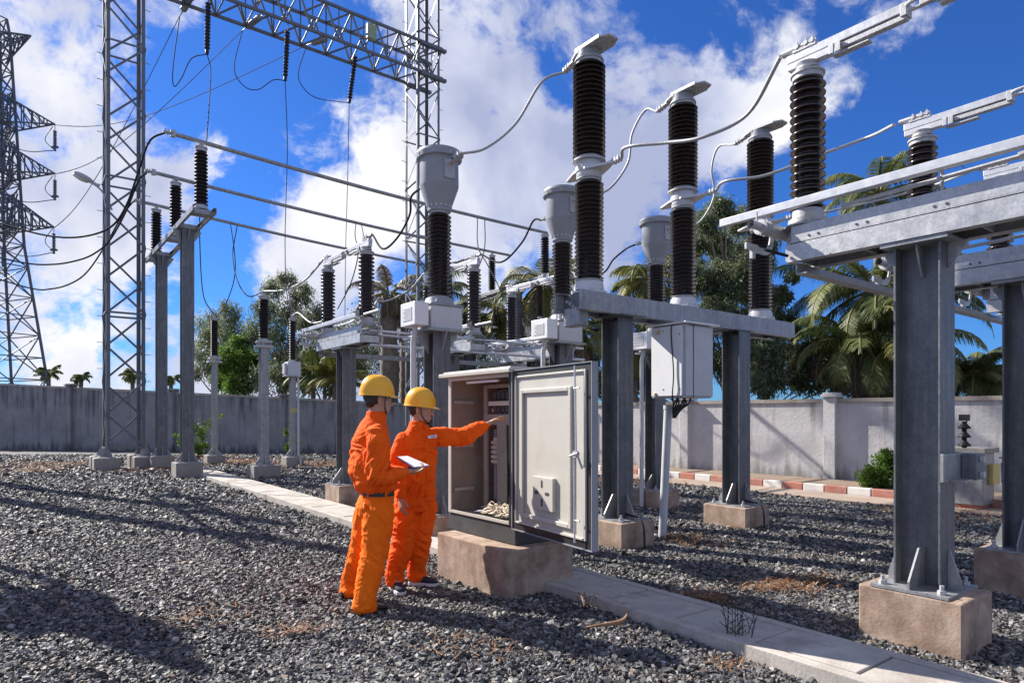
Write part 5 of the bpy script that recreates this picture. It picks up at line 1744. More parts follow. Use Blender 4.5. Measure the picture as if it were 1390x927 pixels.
def cloth_mat(name, c1, c2):
    m, nt, b = mat_new(name)
    N, L = nt.nodes, nt.links
    tc = N.new('ShaderNodeTexCoord')
    n = N.new('ShaderNodeTexNoise'); n.inputs['Scale'].default_value = 5; n.inputs['Detail'].default_value = 6
    L.new(tc.outputs['Object'], n.inputs['Vector'])
    mr = N.new('ShaderNodeMapRange'); mr.inputs['From Min'].default_value = .35; mr.inputs['From Max'].default_value = .65
    L.new(n.outputs['Fac'], mr.inputs['Value'])
    mx = N.new('ShaderNodeMix'); mx.data_type = 'RGBA'; mx.inputs['A'].default_value = (*c1, 1); mx.inputs['B'].default_value = (*c2, 1)
    L.new(mr.outputs[0], mx.inputs['Factor']); L.new(mx.outputs['Result'], b.inputs['Base Color'])
    b.inputs['Roughness'].default_value = .85
    b.inputs['Specular IOR Level'].default_value = .2
    w = N.new('ShaderNodeTexNoise'); w.inputs['Scale'].default_value = 26; w.inputs['Detail'].default_value = 5
    L.new(tc.outputs['Object'], w.inputs['Vector'])
    bp = N.new('ShaderNodeBump'); bp.inputs['Strength'].default_value = .4; bp.inputs['Distance'].default_value = .008
    L.new(w.outputs['Fac'], bp.inputs['Height'])
    rd = N.new('ShaderNodeTexNoise'); rd.inputs['Scale'].default_value = 5.5; rd.inputs['Detail'].default_value = 2.5; rd.inputs['Distortion'].default_value = 1.4
    L.new(tc.outputs['Object'], rd.inputs['Vector'])
    ab = N.new('ShaderNodeMath'); ab.operation = 'SUBTRACT'; ab.inputs[1].default_value = .5; L.new(rd.outputs['Fac'], ab.inputs[0])
    aa = N.new('ShaderNodeMath'); aa.operation = 'ABSOLUTE'; L.new(ab.outputs[0], aa.inputs[0])
    mi = N.new('ShaderNodeMath'); mi.operation = 'MINIMUM'; mi.inputs[1].default_value = .11; L.new(aa.outputs[0], mi.inputs[0])
    b2 = N.new('ShaderNodeBump'); b2.invert = True; b2.inputs['Strength'].default_value = .38; b2.inputs['Distance'].default_value = .12
    L.new(mi.outputs[0], b2.inputs['Height']); L.new(bp.outputs[0], b2.inputs['Normal']); L.new(b2.outputs[0], b.inputs['Normal'])
    return m


M['orange'] = cloth_mat('orange_cloth', (.88, .10, .004), (.94, .125, .006))
M['orange2'] = cloth_mat('light_orange_cloth', (.93, .145, .004), (.96, .175, .006))
M['seam'] = cloth_mat('orange_flap', (.92, .24, .03), (.95, .28, .04))
M['belt'] = noise_mat('brown_belt', (.02, .012, .010), (.035, .022, .018), scale=8, rough=.5, bump=.1)
M['shoe'] = noise_mat('navy_canvas', (.012, .016, .035), (.03, .035, .06), scale=30, rough=.8, bump=.3)
M['shoe_dark'] = noise_mat('black_shoe', (.012, .010, .010), (.03, .025, .022), scale=30, rough=.6, bump=.2)
M['sole'] = noise_mat('pale_sole', (.55, .56, .58), (.65, .66, .68), scale=30, rough=.7, bump=.1)
M['eye_white'] = noise_mat('eye_white', (.6, .58, .55), (.65, .62, .6), rough=.3, bump=0)
M['lip'] = noise_mat('lip', (.24, .09, .07), (.27, .10, .08), rough=.5, bump=0)


def hand(m, wr, d, nrm, side, curl=(.3, .3, .35, .4), s=1.0, thumb=.6, sc=(1, 1, 1, 1)):
    """palm and five fingers. d: towards the fingers, nrm: the way the palm faces, side: towards the thumb"""
    d = Vector(d).normalized(); nrm = Vector(nrm); nrm = (nrm - d * nrm.dot(d)).normalized()
    sd = Vector(side); sd = (sd - d * sd.dot(d) - nrm * sd.dot(nrm)).normalized()
    wr = Vector(wr)
    rings = []
    for t, w, h in ((-.02, .026, .021), (.01, .030, .018), (.05, .040, .016), (.08, .043, .014), (.095, .038, .011)):
        rings.append((wr + d * t * s, sd * w * s, nrm * h * s))
    loft(m, rings, 18)
    offs = (.030, .0105, -.0095, -.029); lens = (.072, .080, .075, .060)
    for o, l, cu in zip(offs, lens, curl):
        p = wr + d * .082 * s + sd * o * s
        q = d + sd * o * 2.5
        q.normalize()
        pts = [p - q * .02]
        ang = cu * .5
        segs = (l * .45, l * .32, l * .25)
        cur = p
        for sg in segs:
            pts.append(cur)
            dv = q * math.cos(ang) + nrm * math.sin(ang)
            cur = cur + dv * sg * s
            ang += cu
        pts.append(cur)
        m.tube(pts, [.0092 * s, .0090 * s, .0085 * s, .0080 * s, .0066 * s], 10)
        m.ell(cur, .0068 * s, .0068 * s, .0068 * s, nu=8, nv=6)
        m.ell(pts[2], .0088 * s, .0088 * s, .0088 * s, nu=8, nv=6); m.ell(pts[3], .0082 * s, .0082 * s, .0082 * s, nu=8, nv=6)
    p = wr + d * .022 * s + sd * .022 * s
    td = (d * .75 + sd * .75 + nrm * .35 * thumb).normalized()
    p1 = p + td * .036 * s; td2 = (d * .95 + sd * .35 + nrm * .6 * thumb).normalized(); p2 = p1 + td2 * .030 * s; p3 = p2 + (td2 + nrm * .25).normalized() * .024 * s
    m.tube([p - td * .01, p, p1, p2, p3], [.014 * s, .0145 * s, .011 * s, .0095 * s, .0075 * s], 10)
    m.ell(p3, .0076 * s, .0076 * s, .0076 * s, nu=8, nv=6)


def head_shape(m, c, F, U):
    """skull, jaw, nose, brow, cheeks, ears, lips"""
    F = Vector(F).normalized(); U = Vector(U); U = (U - F * U.dot(F)).normalized(); L_ = U.cross(F)
    Mx = Matrix((F, L_, U)).transposed()

    def E(f, l, u, a, b, c_, tilt=0):
        MM = Mx @ Matrix.Rotation(tilt, 3, 'Y')
        m.ell(c + F * f + L_ * l + U * u, a, b, c_, MM, 20, 14)
    E(-.012, 0, .030, .098, .077, .088)
    E(.018, 0, -.018, .074, .066, .092)
    E(.040, 0, -.070, .050, .046, .042)
    E(.062, 0, -.088, .024, .026, .018)
    for s in (-1, 1):
        E(.058, s * .034, -.022, .026, .024, .022)
        E(.070, s * .026, .026, .020, .022, .009)
        E(-.006, s * .076, -.010, .018, .008, .031, .15); E(-.012, s * .081, .006, .016, .006, .016)
        E(.03, s * .048, -.062, .032, .014, .034)
        E(.098, s * .011, -.034, .010, .009, .007)
    m.tube([c + F * .084 + U * .016, c + F * .096 - U * .008, c + F * .110 - U * .030], [.009, .010, .012], 10)
    m.ell(c + F * .110 - U * .032, .012, .013, .010, Mx, 12, 8)
    E(.090, 0, -.056, .012, .022, .007); E(.087, 0, -.067, .012, .020, .007)
    return Mx, L_, U


def helmet(name, c, F, U, parent, org, mat):
    F = Vector(F).normalized(); U = Vector(U); U = (U - F * U.dot(F)).normalized(); L_ = U.cross(F)
    m = MB(); seg = 72; lev = 20
    vs = []
    prof = [('in', 0)] + [('b0', 0), ('b1', 0)] + [('d', j) for j in range(lev + 1)]
    for kind, j in prof:
        for k in range(seg):
            a = 2 * PI * k / seg
            ca, sa = math.cos(a), math.sin(a)
            rx, ry = .137, .112
            front = max(0, ca) ** 3
            if kind == 'in': f, l, u = rx * .93 * ca, ry * .93 * sa, -.004
            elif kind in ('b0', 'b1'):
                ex = .005 + .046 * front
                f, l = (rx + ex) * ca, (ry + .005 + .012 * front) * sa
                u = -.006 - .010 * front + (.004 if kind == 'b1' else 0)
            else:
                ph = PI / 2 * j / lev
                cr = math.cos(ph) ** .74
                f, l = rx * cr * ca, ry * cr * sa
                u = .006 + .152 * math.sin(ph) ** 1.0
                top = min(1, u / .05)
                rid = sum(math.exp(-((l - o) / .0065) ** 2) * w for o, w in ((0, 1), (.030, .7), (-.030, .7)))
                u += .0055 * rid * top * (1 if f > -.12 else 0)
            vs.append(c + F * f + L_ * l + U * u)
    fs = []
    n = len(prof)
    for i in range(n - 1):
        for k in range(seg):
            k2 = (k + 1) % seg
            fs.append((i * seg + k, i * seg + k2, (i + 1) * seg + k2, (i + 1) * seg + k))
    fs.append(tuple((n - 1) * seg + k for k in range(seg)))
    m.add([p - org for p in vs], fs)
    return m.build(name, mat, parent, smooth=48)


def shoe(heel, toe, parent, org, up, sole, name='shoe'):
    heel, toe = Vector(heel), Vector(toe)
    d = (toe - heel).normalized(); s = Vector((-d.y, d.x, 0)); L_ = (toe - heel).length
    out = []
    def outline(w0):
        pts = []
        for t, w in ((0, .55), (.05, .8), (.25, .86), (.5, .82), (.75, 1.05), (.9, .92), (1.0, .45)):
            pts.append((t, w * w0))
        return pts
    m = MB()
    o = outline(.046)
    vs = []
    for z in (0, .028):
        for sg in (1, -1):
            for (t, w) in (o if sg == 1 else o[::-1]):
                vs.append(heel + d * t * L_ + s * w * sg + UP * z - org)
    n = len(vs) // 2
    fs = [(i, (i + 1) % n, n + (i + 1) % n, n + i) for i in range(n)] + [tuple(range(n - 1, -1, -1)), tuple(range(n, 2 * n))]
    m.add(vs, fs)
    so = m.build(name, sole, parent, bevel=.004)
    m = MB()
    rings = []
    for t, w, h in ((.02, .030, .05), (.10, .038, .082), (.28, .038, .088), (.42, .036, .078), (.58, .038, .056), (.78, .043, .042), (.93, .036, .032), (.99, .018, .018)):
        rings.append((heel + d * t * L_ + UP * (.029 + h / 2 - .004) - org, s * w, UP * h / 2))
    loft(m, rings, 18, 2.6)
    m.build('upper', up, so, smooth=60)
    m = MB()
    for t in (.45, .52, .59): m.tube([heel + d * t * L_ + s * .02 + UP * (.118 - (t - .42) * .16) - org, heel + d * (t + .03) * L_ - s * .02 + UP * (.118 - (t - .42) * .16) - org], .0028, 5)
    m.build('lace', sole, so)
    return so


# ---------------- worker 1: back three-quarter, holding the paper
def worker_one():
    org = W(487, 825, 5.15); org.z = 0
    r = empty('person', org, 0, 'worker in orange shirt and dark belt seen from behind, holding a paper pad', 'person', 'two workers in orange at the open cabinet')
    F = Vector((.80, .60, 0)); Rt = Vector((F.y, -F.x, 0))
    pel = W(508, 684, 5.15); bel = W(512, 668, 5.15); che = W(503, 612, 5.16); upc = W(504, 588, 5.15); nk = W(510, 563, 5.15); hc = W(514, 542, 5.15)
    HF = Vector((.90, .42, -.10)).normalized()
    sh_r = W(514, 589, 5.0); el_r = W(512, 646, 4.96); wr_r = W(552, 640, 5.10)
    sh_l = W(497, 587, 5.31); el_l = W(512, 640, 5.42); wr_l = W(550, 642, 5.36)
    fr, fl = Vector((-1.105, 4.95, 0)), Vector((-1.325, 5.40, 0))
    hr = pel + Rt * .085 + UP * -.02; hl = pel - Rt * .085 + UP * -.02
    kr = W(508, 752, 5.04); kl = W(489, 752, 5.28)
    ar = fr + UP * .10; al = fl + UP * .10
    # body
    m = MB()
    head_shape(m, hc, HF, UP)
    limb(m, [hc - UP * .03 - HF * .02, nk, upc], [.056, .058, .07])
    loft(m, [(pel - UP * .06, Rt * .12, F * .09), (bel, Rt * .13, F * .095), (che, Rt * .15, F * .11), (upc, Rt * .15, F * .09), (nk, Rt * .06, F * .06)])
    limb(m, [sh_r, el_r, wr_r], [.045, .038, .027]); limb(m, [sh_l, el_l, wr_l], [.045, .038, .027])
    limb(m, [hr, kr, ar], [.08, .055, .035]); limb(m, [hl, kl, al], [.08, .055, .035])
    d = (W(572, 634, 5.22) - wr_r)
    hand(m, wr_r + d.normalized() * .015, d, UP, Vector((-.2, .9, 0)), (.32, .32, .34, .36))
    hand(m, wr_l, W(570, 640, 5.38) - wr_l, UP, Vector((.3, -.9, 0)), (.3, .3, .3, .3))
    mesh_obj('body', fuse(m, .0048, 3), M['skin'], r, org)
    # trousers
    m = MB()
    loft(m, [(pel - UP * .09, Rt * .155, F * .125), (pel - UP * .02, Rt * .165, F * .135), (bel - UP * .02, Rt * .148, F * .118), (bel + UP * .015, Rt * .142, F * .112)])
    limb(m, [hr + UP * .0 - UP * .05, kr, fr + UP * .17, fr + UP * .055], [.122, .104, .088, .090]); limb(m, [hl - UP * .05, kl, fl + UP * .17, fl + UP * .05], [.115, .096, .080, .082])
    m.ell(fr + UP * .07 - F * .01, .098, .092, .045); m.ell(fl + UP * .07 - F * .01, .088, .084, .045)
    me = fuse(m, .0075, 5)
    ld = (kr - hr).normalized()
    folds(me, [(kr, .16, UP + F * .25 + Rt * .4, .9), (fr + UP * .14, .11, UP + Rt * .5, 1.0), (fl + UP * .15, .11, UP - Rt * .4, .9), (kl, .14, UP + F * .3, 1.1), (hr - UP * .02 + F * .08, .13, UP * .5 + Rt, .8), (hl - F * .05 - UP * .05, .16, UP * .5 + Rt, .8), (kr + UP * .18, .15, UP * .5 + Rt, .5)], .012, .0035, 3.1)
    mesh_obj('trousers', me, M['orange2'], r, org)
    # belt
    m = MB()
    loft(m, [(bel - UP * .020 - org, Rt * .152, F * .121), (bel + UP * .020 - org, Rt * .150, F * .119)], 40)
    bt = m.build('belt', M['belt'], r, smooth=40)
    m = MB()
    for a in (.0, .9, -1.1, 2.2):
        p = bel + Rt * .1535 * math.cos(a) * .98 + F * .1225 * math.sin(a) * .98
        m.box(tuple(p - org), (.014, .014, .055), math.atan2(Rt.y, Rt.x) + a)
    m.build('belt_loop', M['orange2'], bt)
    # shirt
    m = MB()
    back = -F
    loft(m, [(bel + UP * .004, Rt * .145, F * .114), (bel + UP * .035 + back * .004, Rt * .172, F * .142), (bel + UP * .085 + back * .012, Rt * .182, F * .152), (W(501, 640, 5.15), Rt * .182, F * .150), (che + back * .004, Rt * .186, F * .140), (W(503, 596, 5.15), Rt * .182, F * .125), (W(505, 584, 5.15), Rt * .162, F * .108), (W(507, 574, 5.15), Rt * .115, F * .092), (W(509, 567, 5.15), Rt * .078, F * .080)])
    limb(m, [sh_r + UP * .0 + Rt * -.02, sh_r.lerp(el_r, .4) + Rt * .02, el_r + UP * .01, el_r.lerp(wr_r, .5) - UP * .008, wr_r - (wr_r - el_r).normalized() * .02], [.078, .080, .073, .062, .046], n=6)
    limb(m, [sh_l - Rt * -.02, sh_l.lerp(el_l, .4), el_l, el_l.lerp(wr_l, .5), wr_l], [.078, .076, .068, .058, .045], n=6)
    m.ell(sh_r - Rt * .035 + UP * .0, .085, .085, .07); m.ell(sh_l + Rt * .035, .085, .085, .07)
    # collar
    cz = nk + UP * .005 + F * .004
    loft(m, [(cz - UP * .03, Rt * .082, F * .083), (cz + UP * .026, Rt * .072, F * .074)])
    me = fuse(m, .0070, 5)
    folds(me, [(el_r, .13, (wr_r - sh_r), 1.5), (sh_r.lerp(el_r, .45), .12, UP + F * .8, 1.2), (sh_r - UP * .05 - F * .06, .11, UP + F, 1.1), (bel + UP * .09, .18, Rt * .7 + UP * .3, 1.2), (bel + UP * .07 - F * .12, .15, Rt + UP * .8, 1.3), (el_r.lerp(wr_r, .5), .10, wr_r - el_r, 1.2), (che - F * .13, .16, UP * .7 + Rt * .6, .7)], .013, .0038, 7.7)
    so_ = mesh_obj('shirt', me, M['orange'], r, org)
    vd = Vector((.02, 1, 0))
    seam('seam', so_, [W(478, 592, 5.1), W(500, 597, 5.1), W(520, 600, 5.1)], r, org, vd, M['orange'])
    seam('seam', so_, [W(501, 582, 5.1), W(503, 600, 5.1), W(505, 618, 5.1)], r, org, vd, M['orange'])
    # flap pocket on the back hip, side pocket slit
    m = MB()
    p = pel - F * .118 + Rt * .075 + UP * .005 - org
    m.box(tuple(p + Vector((0, 0, .0))), (.014, .085, .045), math.atan2(F.y, F.x) - .35)
    m.build('pocket_flap', M['seam'], r, bevel=.006)
    m = MB(); m.tube([nk + Vector((0, 0, .03)) - org + a for a in (Rt * .0 - F * .065,)] + [nk - org + UP * .03 - F * .064 + Rt * .01], .004, 5)
    # hair
    m = MB(); Mx = Matrix((HF, UP.cross(HF).normalized(), HF.cross(UP.cross(HF)).normalized())).transposed()
    m.ell(hc - HF * .026 + UP * .018 - org, .097, .080, .080, Mx, 24, 16); m.ell(hc - HF * .060 - UP * .020 - org, .052, .066, .058, Mx, 20, 12)
    m.build('hair', M['hair'], r, smooth=80)
    L_ = UP.cross(HF).normalized()
    helmet('helmet', hc + UP * .030 - HF * .014, (HF + UP * .07), UP, r, org, M['yellow_plastic'])
    m = MB()
    for s in (-1, 1):
        m.tube(spline([hc + L_ * s * .086 + HF * .035 + UP * .03 - org, hc + L_ * s * .079 + HF * .030 - UP * .05 - org, hc + L_ * s * .03 + HF * .055 - UP * .108 - org], 6), .0052, 6)
    m.build('chin_strap', M['black'], r, smooth=60)
    m = MB()
    for s in (-1, 1):
        q = hc + HF * .104 + L_ * s * .034 + UP * .006 - org
        ring = [q + L_ * .024 * math.cos(a) + UP * .017 * math.sin(a) for a in [k * PI / 8 for k in range(17)]]
        m.tube(ring, .0022, 5, caps=False); m.tube([q + L_ * s * .024 + UP * .008, hc - org + L_ * s * .080 - HF * .0 + UP * .012], .0022, 5)
    m.build('spectacles', M['black'], r)
    for s in (-1, 1):
        m = MB(); m.ell(hc + HF * .082 + L_ * s * .030 + UP * .008 - org, .011, .011, .009, nu=10, nv=8); m.build('eye', M['eye_white'], r, smooth=80)
    shoe(fr - F * .09 + Rt * .0, fr + F * .18, r, org, M['shoe_dark'], M['shoe_dark'])
    shoe(fl - F * .10, fl + F * .17, r, org, M['shoe_dark'], M['shoe_dark'])
    # paper pad
    A, B, C_, D_ = W(539, 620.5, 5.24), W(553, 619.5, 5.38), W(582, 632, 5.27), W(561, 634.5, 5.10)
    c = (A + B + C_ + D_) / 4
    nn = (B - A).cross(D_ - A).normalized()
    if nn.z < 0: nn = -nn
    pd = empty('paper_pad', c, 0, 'white paper pad with a blue backing held flat in the front worker hand', 'paper pad')
    m = MB(); q = [x - c for x in (A, B, C_, D_)]
    m.add(q + [x + nn * .006 for x in q], [(3, 2, 1, 0), (4, 5, 6, 7), (0, 1, 5, 4), (1, 2, 6, 5), (2, 3, 7, 6), (3, 0, 4, 7)]); m.build('paper', M['paper'], pd)
    m = MB(); q2 = [x * 1.03 - nn * .0052 for x in q]; q = [x * 1.03 - nn * .001 for x in q]
    m.add(q2 + q, [(3, 2, 1, 0), (4, 5, 6, 7), (0, 1, 5, 4), (1, 2, 6, 5), (2, 3, 7, 6), (3, 0, 4, 7)]); m.build('backing', M['blue_pad'], pd)


# ---------------- worker 2: reaching into the cabinet
def worker_two():
    org = W(556, 797, 5.70); org.z = 0
    r = empty('person', org, 0, 'worker in orange with a yellow helmet stretching one arm into the open cabinet', 'person', 'two workers in orange at the open cabinet')
    F = Vector((.42, -.907, 0)).normalized(); Rt = Vector((F.y, -F.x, 0))
    pel = W(564, 676, 5.72); wai = W(564, 655, 5.72); che = W(567, 615, 5.70); upc = W(568, 597, 5.70); nk = W(567, 576, 5.70); hc = W(572, 556, 5.69)
    HF = Vector((.985, -.17, -.13)).normalized()
    sh_r = W(545, 598, 5.64); el_r = W(540, 642, 5.62); wr_r = W(544, 674, 5.48)
    sh_l = W(591, 593, 5.76); el_l = W(629, 592, 5.80); wr_l = W(661, 576, 5.82)
    fr, fl = Vector((-1.00, 5.62, 0)), Vector((-.835, 5.80, 0))
    hr = pel + Rt * .085 - UP * .02; hl = pel - Rt * .085 - UP * .02
    kr = W(546, 738, 5.62); kl = W(570, 738, 5.72)
    ar = fr + UP * .10; al = fl + UP * .10
    m = MB()
    head_shape(m, hc, HF, UP)
    limb(m, [hc - UP * .03 - HF * .015, nk, upc], [.054, .056, .07])
    loft(m, [(pel - UP * .06, Rt * .12, F * .09), (wai, Rt * .13, F * .095), (che, Rt * .14, F * .10), (upc, Rt * .14, F * .09), (nk, Rt * .06, F * .06)])
    limb(m, [sh_r, el_r, wr_r], [.045, .038, .026]); limb(m, [sh_l, el_l, wr_l], [.045, .038, .026])
    limb(m, [hr, kr, ar], [.08, .055, .035]); limb(m, [hl, kl, al], [.08, .055, .035])
    d = W(681, 566, 5.86) - wr_l
    hand(m, wr_l + d.normalized() * .018, d, Vector((0, -.35, -1)), Vector((.1, -.6, .6)), (.22, .34, .42, .48))
    hand(m, wr_r + UP * -.005, Vector((.12, -.12, -1)), Vector((.6, .5, 0)), Vector((.5, -.8, 0)), (.35, .42, .48, .52))
    mesh_obj('body', fuse(m, .0048, 3), M['skin'], r, org)
    m = MB()
    loft(m, [(pel - UP * .10, Rt * .150, F * .115), (pel - UP * .03, Rt * .160, F * .125), (wai, Rt * .142, F * .11)])
    limb(m, [hr - UP * .05, kr, fr + UP * .17, fr + UP * .08], [.110, .094, .082, .078]); limb(m, [hl - UP * .05, kl, fl + UP * .17, fl + UP * .08], [.110, .094, .084, .080])
    m.ell(fr + UP * .10, .086, .084, .035); m.ell(fl + UP * .10, .088, .086, .035)
    me = fuse(m, .0075, 5)
    folds(me, [(kr, .15, UP + F * .2, 1.1), (kl, .15, UP + Rt * .3, 1.2), (fr + UP * .14, .10, UP + Rt * .5, 1.0), (fl + UP * .14, .10, UP - Rt * .5, 1.1), (pel - UP * .1 + F * .1, .16, UP * .7 + Rt * .9, 1.0), (kl + UP * .2, .14, UP + Rt, .8), (kr + UP * .2, .14, UP - Rt, .8)], .012, .0035, 13.3)
    mesh_obj('trousers', me, M['orange'], r, org)
    m = MB()
    loft(m, [(pel - UP * .055, Rt * .170, F * .133), (pel - UP * .04, Rt * .176, F * .140), (wai, Rt * .168, F * .130), (W(566, 635, 5.71), Rt * .170, F * .130), (che, Rt * .172, F * .128), (W(567, 603, 5.70), Rt * .165, F * .118), (W(568, 592, 5.70), Rt * .145, F * .10), (W(568, 584, 5.70), Rt * .105, F * .085), (nk, Rt * .068, F * .070)])
    limb(m, [sh_r + Rt * -.02, sh_r.lerp(el_r, .5) + Rt * .012, el_r, el_r.lerp(wr_r, .5), wr_r + UP * .01], [.074, .074, .066, .058, .048], n=6)
    limb(m, [sh_l - Rt * -.03, sh_l.lerp(el_l, .5) - UP * .006, el_l - UP * .006, el_l.lerp(wr_l, .55), wr_l - (wr_l - el_l).normalized() * .01], [.080, .086, .078, .064, .044], n=6)
    m.ell(sh_r - Rt * .03, .080, .080, .068); m.ell(sh_l + Rt * .03, .082, .082, .07)
    cz = nk + F * .004 + UP * .008
    loft(m, [(cz - UP * .02, Rt * .073, F * .075), (cz + UP * .02, Rt * .066, F * .068)])
    me = fuse(m, .0070, 5)
    ad = (wr_l - sh_l).normalized()
    folds(me, [(sh_l.lerp(el_l, .3), .12, ad + UP * .4, 1.4), (el_l, .10, ad, 1.3), (el_l.lerp(wr_l, .6), .09, ad, 1.1), (sh_l + Rt * .06 - UP * .07 + F * .08, .13, UP + Rt * .7, 1.1), (wai + F * .1, .18, Rt + UP * .3, 1.0), (el_r, .10, UP, 1.2), (pel + F * .1 - Rt * .08, .15, Rt + UP * .4, 1.0), (che + F * .1 + Rt * .05, .12, Rt + UP, .7)], .012, .0035, 21.7)
    so_ = mesh_obj('jacket', me, M['orange'], r, org)
    vd = Vector((-.05, 1, 0))
    seam('placket', so_, [W(576, 590, 5.6), W(578, 620, 5.6), W(579, 650, 5.6), W(577, 678, 5.6)], r, org, vd, M['orange'], .006, 10)
    seam('pocket_seam', so_, [W(583, 603, 5.6), W(590, 602, 5.6), W(597, 601, 5.6)], r, org, vd, M['orange'])
    seam('pocket_seam', so_, [W(553, 609, 5.6), W(561, 610, 5.6), W(569, 608, 5.6)], r, org, vd, M['orange'])
    seam('shoulder_seam', so_, [W(548, 588, 5.6), W(549, 602, 5.6), W(552, 616, 5.6)], r, org, vd, M['orange'])
    # collar points, placket, name tag
    m = MB()
    for s in (-1, 1):
        a = nk + F * .066 + Rt * s * .020 + UP * .012; b = nk + F * .035 + Rt * s * .065 + UP * .022; c = nk + F * .108 + Rt * s * .045 - UP * .055; e = nk + F * .080 + Rt * s * .078 - UP * .025
        nn = F * .006
        m.add([x - org for x in (a, c, e, b)] + [x + nn - org for x in (a, c, e, b)], [(3, 2, 1, 0), (4, 5, 6, 7), (0, 1, 5, 4), (1, 2, 6, 5), (2, 3, 7, 6), (3, 0, 4, 7)])
    m.build('collar', M['orange'], r)
    m = MB()
    tc_ = W(587, 592.5, 5.60)
    tx = Vector((.93, -.10, .12)).normalized()
    tn = Vector((.25, -.96, .1)).normalized(); ty = tn.cross(tx).normalized(); tx = ty.cross(tn)
    MM = Matrix((tx, ty, tn)).transposed()
    m.box(tuple(tc_ - org), (.074, .024, .004), M=MM); nt_ = m.build('name_tag', M['white_paint'], r)
    m = MB(); m.box(tuple(tc_ - org + tn * .003 + tx * .006), (.042, .007, .002), M=MM); m.build('tag_text', M['blue_pad'], nt_)
    # hair, helmet, face parts
    L_ = UP.cross(HF).normalized()
    Mx = Matrix((HF, L_, HF.cross(L_))).transposed()
    m = MB(); m.ell(hc - HF * .024 + UP * .020 - org, .098, .080, .080, Mx, 24, 16); m.ell(hc - HF * .058 - UP * .014 - org, .05, .066, .056, Mx, 20, 12)
    m.build('hair', M['hair'], r, smooth=80)
    helmet('helmet', hc + UP * .030 - HF * .014, (HF + UP * .04), UP, r, org, M['yellow_plastic'])
    m = MB()
    for s in (-1, 1):
        m.tube(spline([hc + L_ * s * .086 + HF * .020 + UP * .03 - org, hc + L_ * s * .076 + HF * .030 - UP * .05 - org, hc + L_ * s * .025 + HF * .062 - UP * .110 - org], 6), .0048, 6)
    m.ell(hc + HF * .070 - UP * .110 - org, .018, .018, .010)
    m.build('chin_strap', M['black'], r, smooth=60)
    for s in (-1, 1):
        m = MB(); m.ell(hc + HF * .083 + L_ * s * .030 + UP * .008 - org, .011, .011, .008, nu=10, nv=8); e = m.build('eye', M['eye_white'], r, smooth=80)
        m = MB(); m.ell(hc + HF * .092 + L_ * s * .030 + UP * .008 - org, .004, .005, .005, nu=8, nv=6); m.build('iris', M['hair'], e, smooth=80)
        m = MB(); m.tube([hc + HF * .092 + L_ * s * .014 + UP * .030 - org, hc + HF * .082 + L_ * s * .046 + UP * .030 - org], .0035, 6); m.build('eyebrow', M['hair'], r)
    m = MB(); m.ell(hc + HF * .098 - UP * .062 - org, .006, .019, .004, Mx, 12, 6); m.build('lip', M['lip'], r, smooth=80)
    sd = Vector((.48, -.877, 0)); shoe(fr - sd * .08 + UP * .012, fr + sd * .19 + UP * .012, r, org, M['shoe'], M['sole'])
    sd = Vector((.97, -.24, 0)); shoe(fl - sd * .08 + UP * .012, fl + sd * .19 + UP * .012, r, org, M['shoe'], M['sole'])


worker_one()
worker_two()
# ------------------------------------------------------------------ vegetation
def leaf_mat(name, dark, mid, light, trans=.45):
    return attr_mat(name, [(0, dark), (.55, mid), (1, light)], rough=.55, trans=trans, spec=.35)


LM = {
    'euc': leaf_mat('grey_green_leaf', (.085, .11, .055), (.16, .195, .10), (.30, .33, .20)),
    'dark': leaf_mat('dark_leaf', (.05, .075, .025), (.10, .13, .045), (.19, .21, .08)),
    'bright': leaf_mat('bright_leaf', (.05, .10, .012), (.09, .17, .02), (.15, .24, .04)),
    'palm': leaf_mat('palm_leaflet', (.05, .075, .02), (.11, .14, .04), (.24, .24, .09), trans=.3),
    'palm_y': leaf_mat('yellowing_palm_leaflet', (.07, .085, .02), (.15, .16, .035), (.28, .24, .07), trans=.3),
    'dry': leaf_mat('dry_palm_leaflet', (.07, .05, .035), (.15, .115, .08), (.28, .23, .17), trans=.15),
}


def leaves(name, pts, dirs, ln, wd, mat, parent, seedv=None):
    """diamond shaped leaves with a slight fold"""
    n = len(pts)
    d = dirs / np.linalg.norm(dirs, axis=1)[:, None]
    r = rng.normal(size=(n, 3)); s = np.cross(d, r); s /= np.linalg.norm(s, axis=1)[:, None] + 1e-9
    L_ = ln * rng.uniform(.6, 1.3, n)[:, None]; w = wd * rng.uniform(.7, 1.3, n)[:, None]
    a = pts; b = pts + d * L_ * .45 + s * w; c = pts + d * L_; e = pts + d * L_ * .45 - s * w
    V = np.stack([a, b, c, e], 1).reshape(-1, 3)
    F = np.arange(n * 4).reshape(-1, 4)
    at = rng.random(n) if seedv is None else np.clip(seedv + rng.normal(0, .18, n), 0, 1)
    return mesh_np(name, V, F, mat, parent, attr=at)


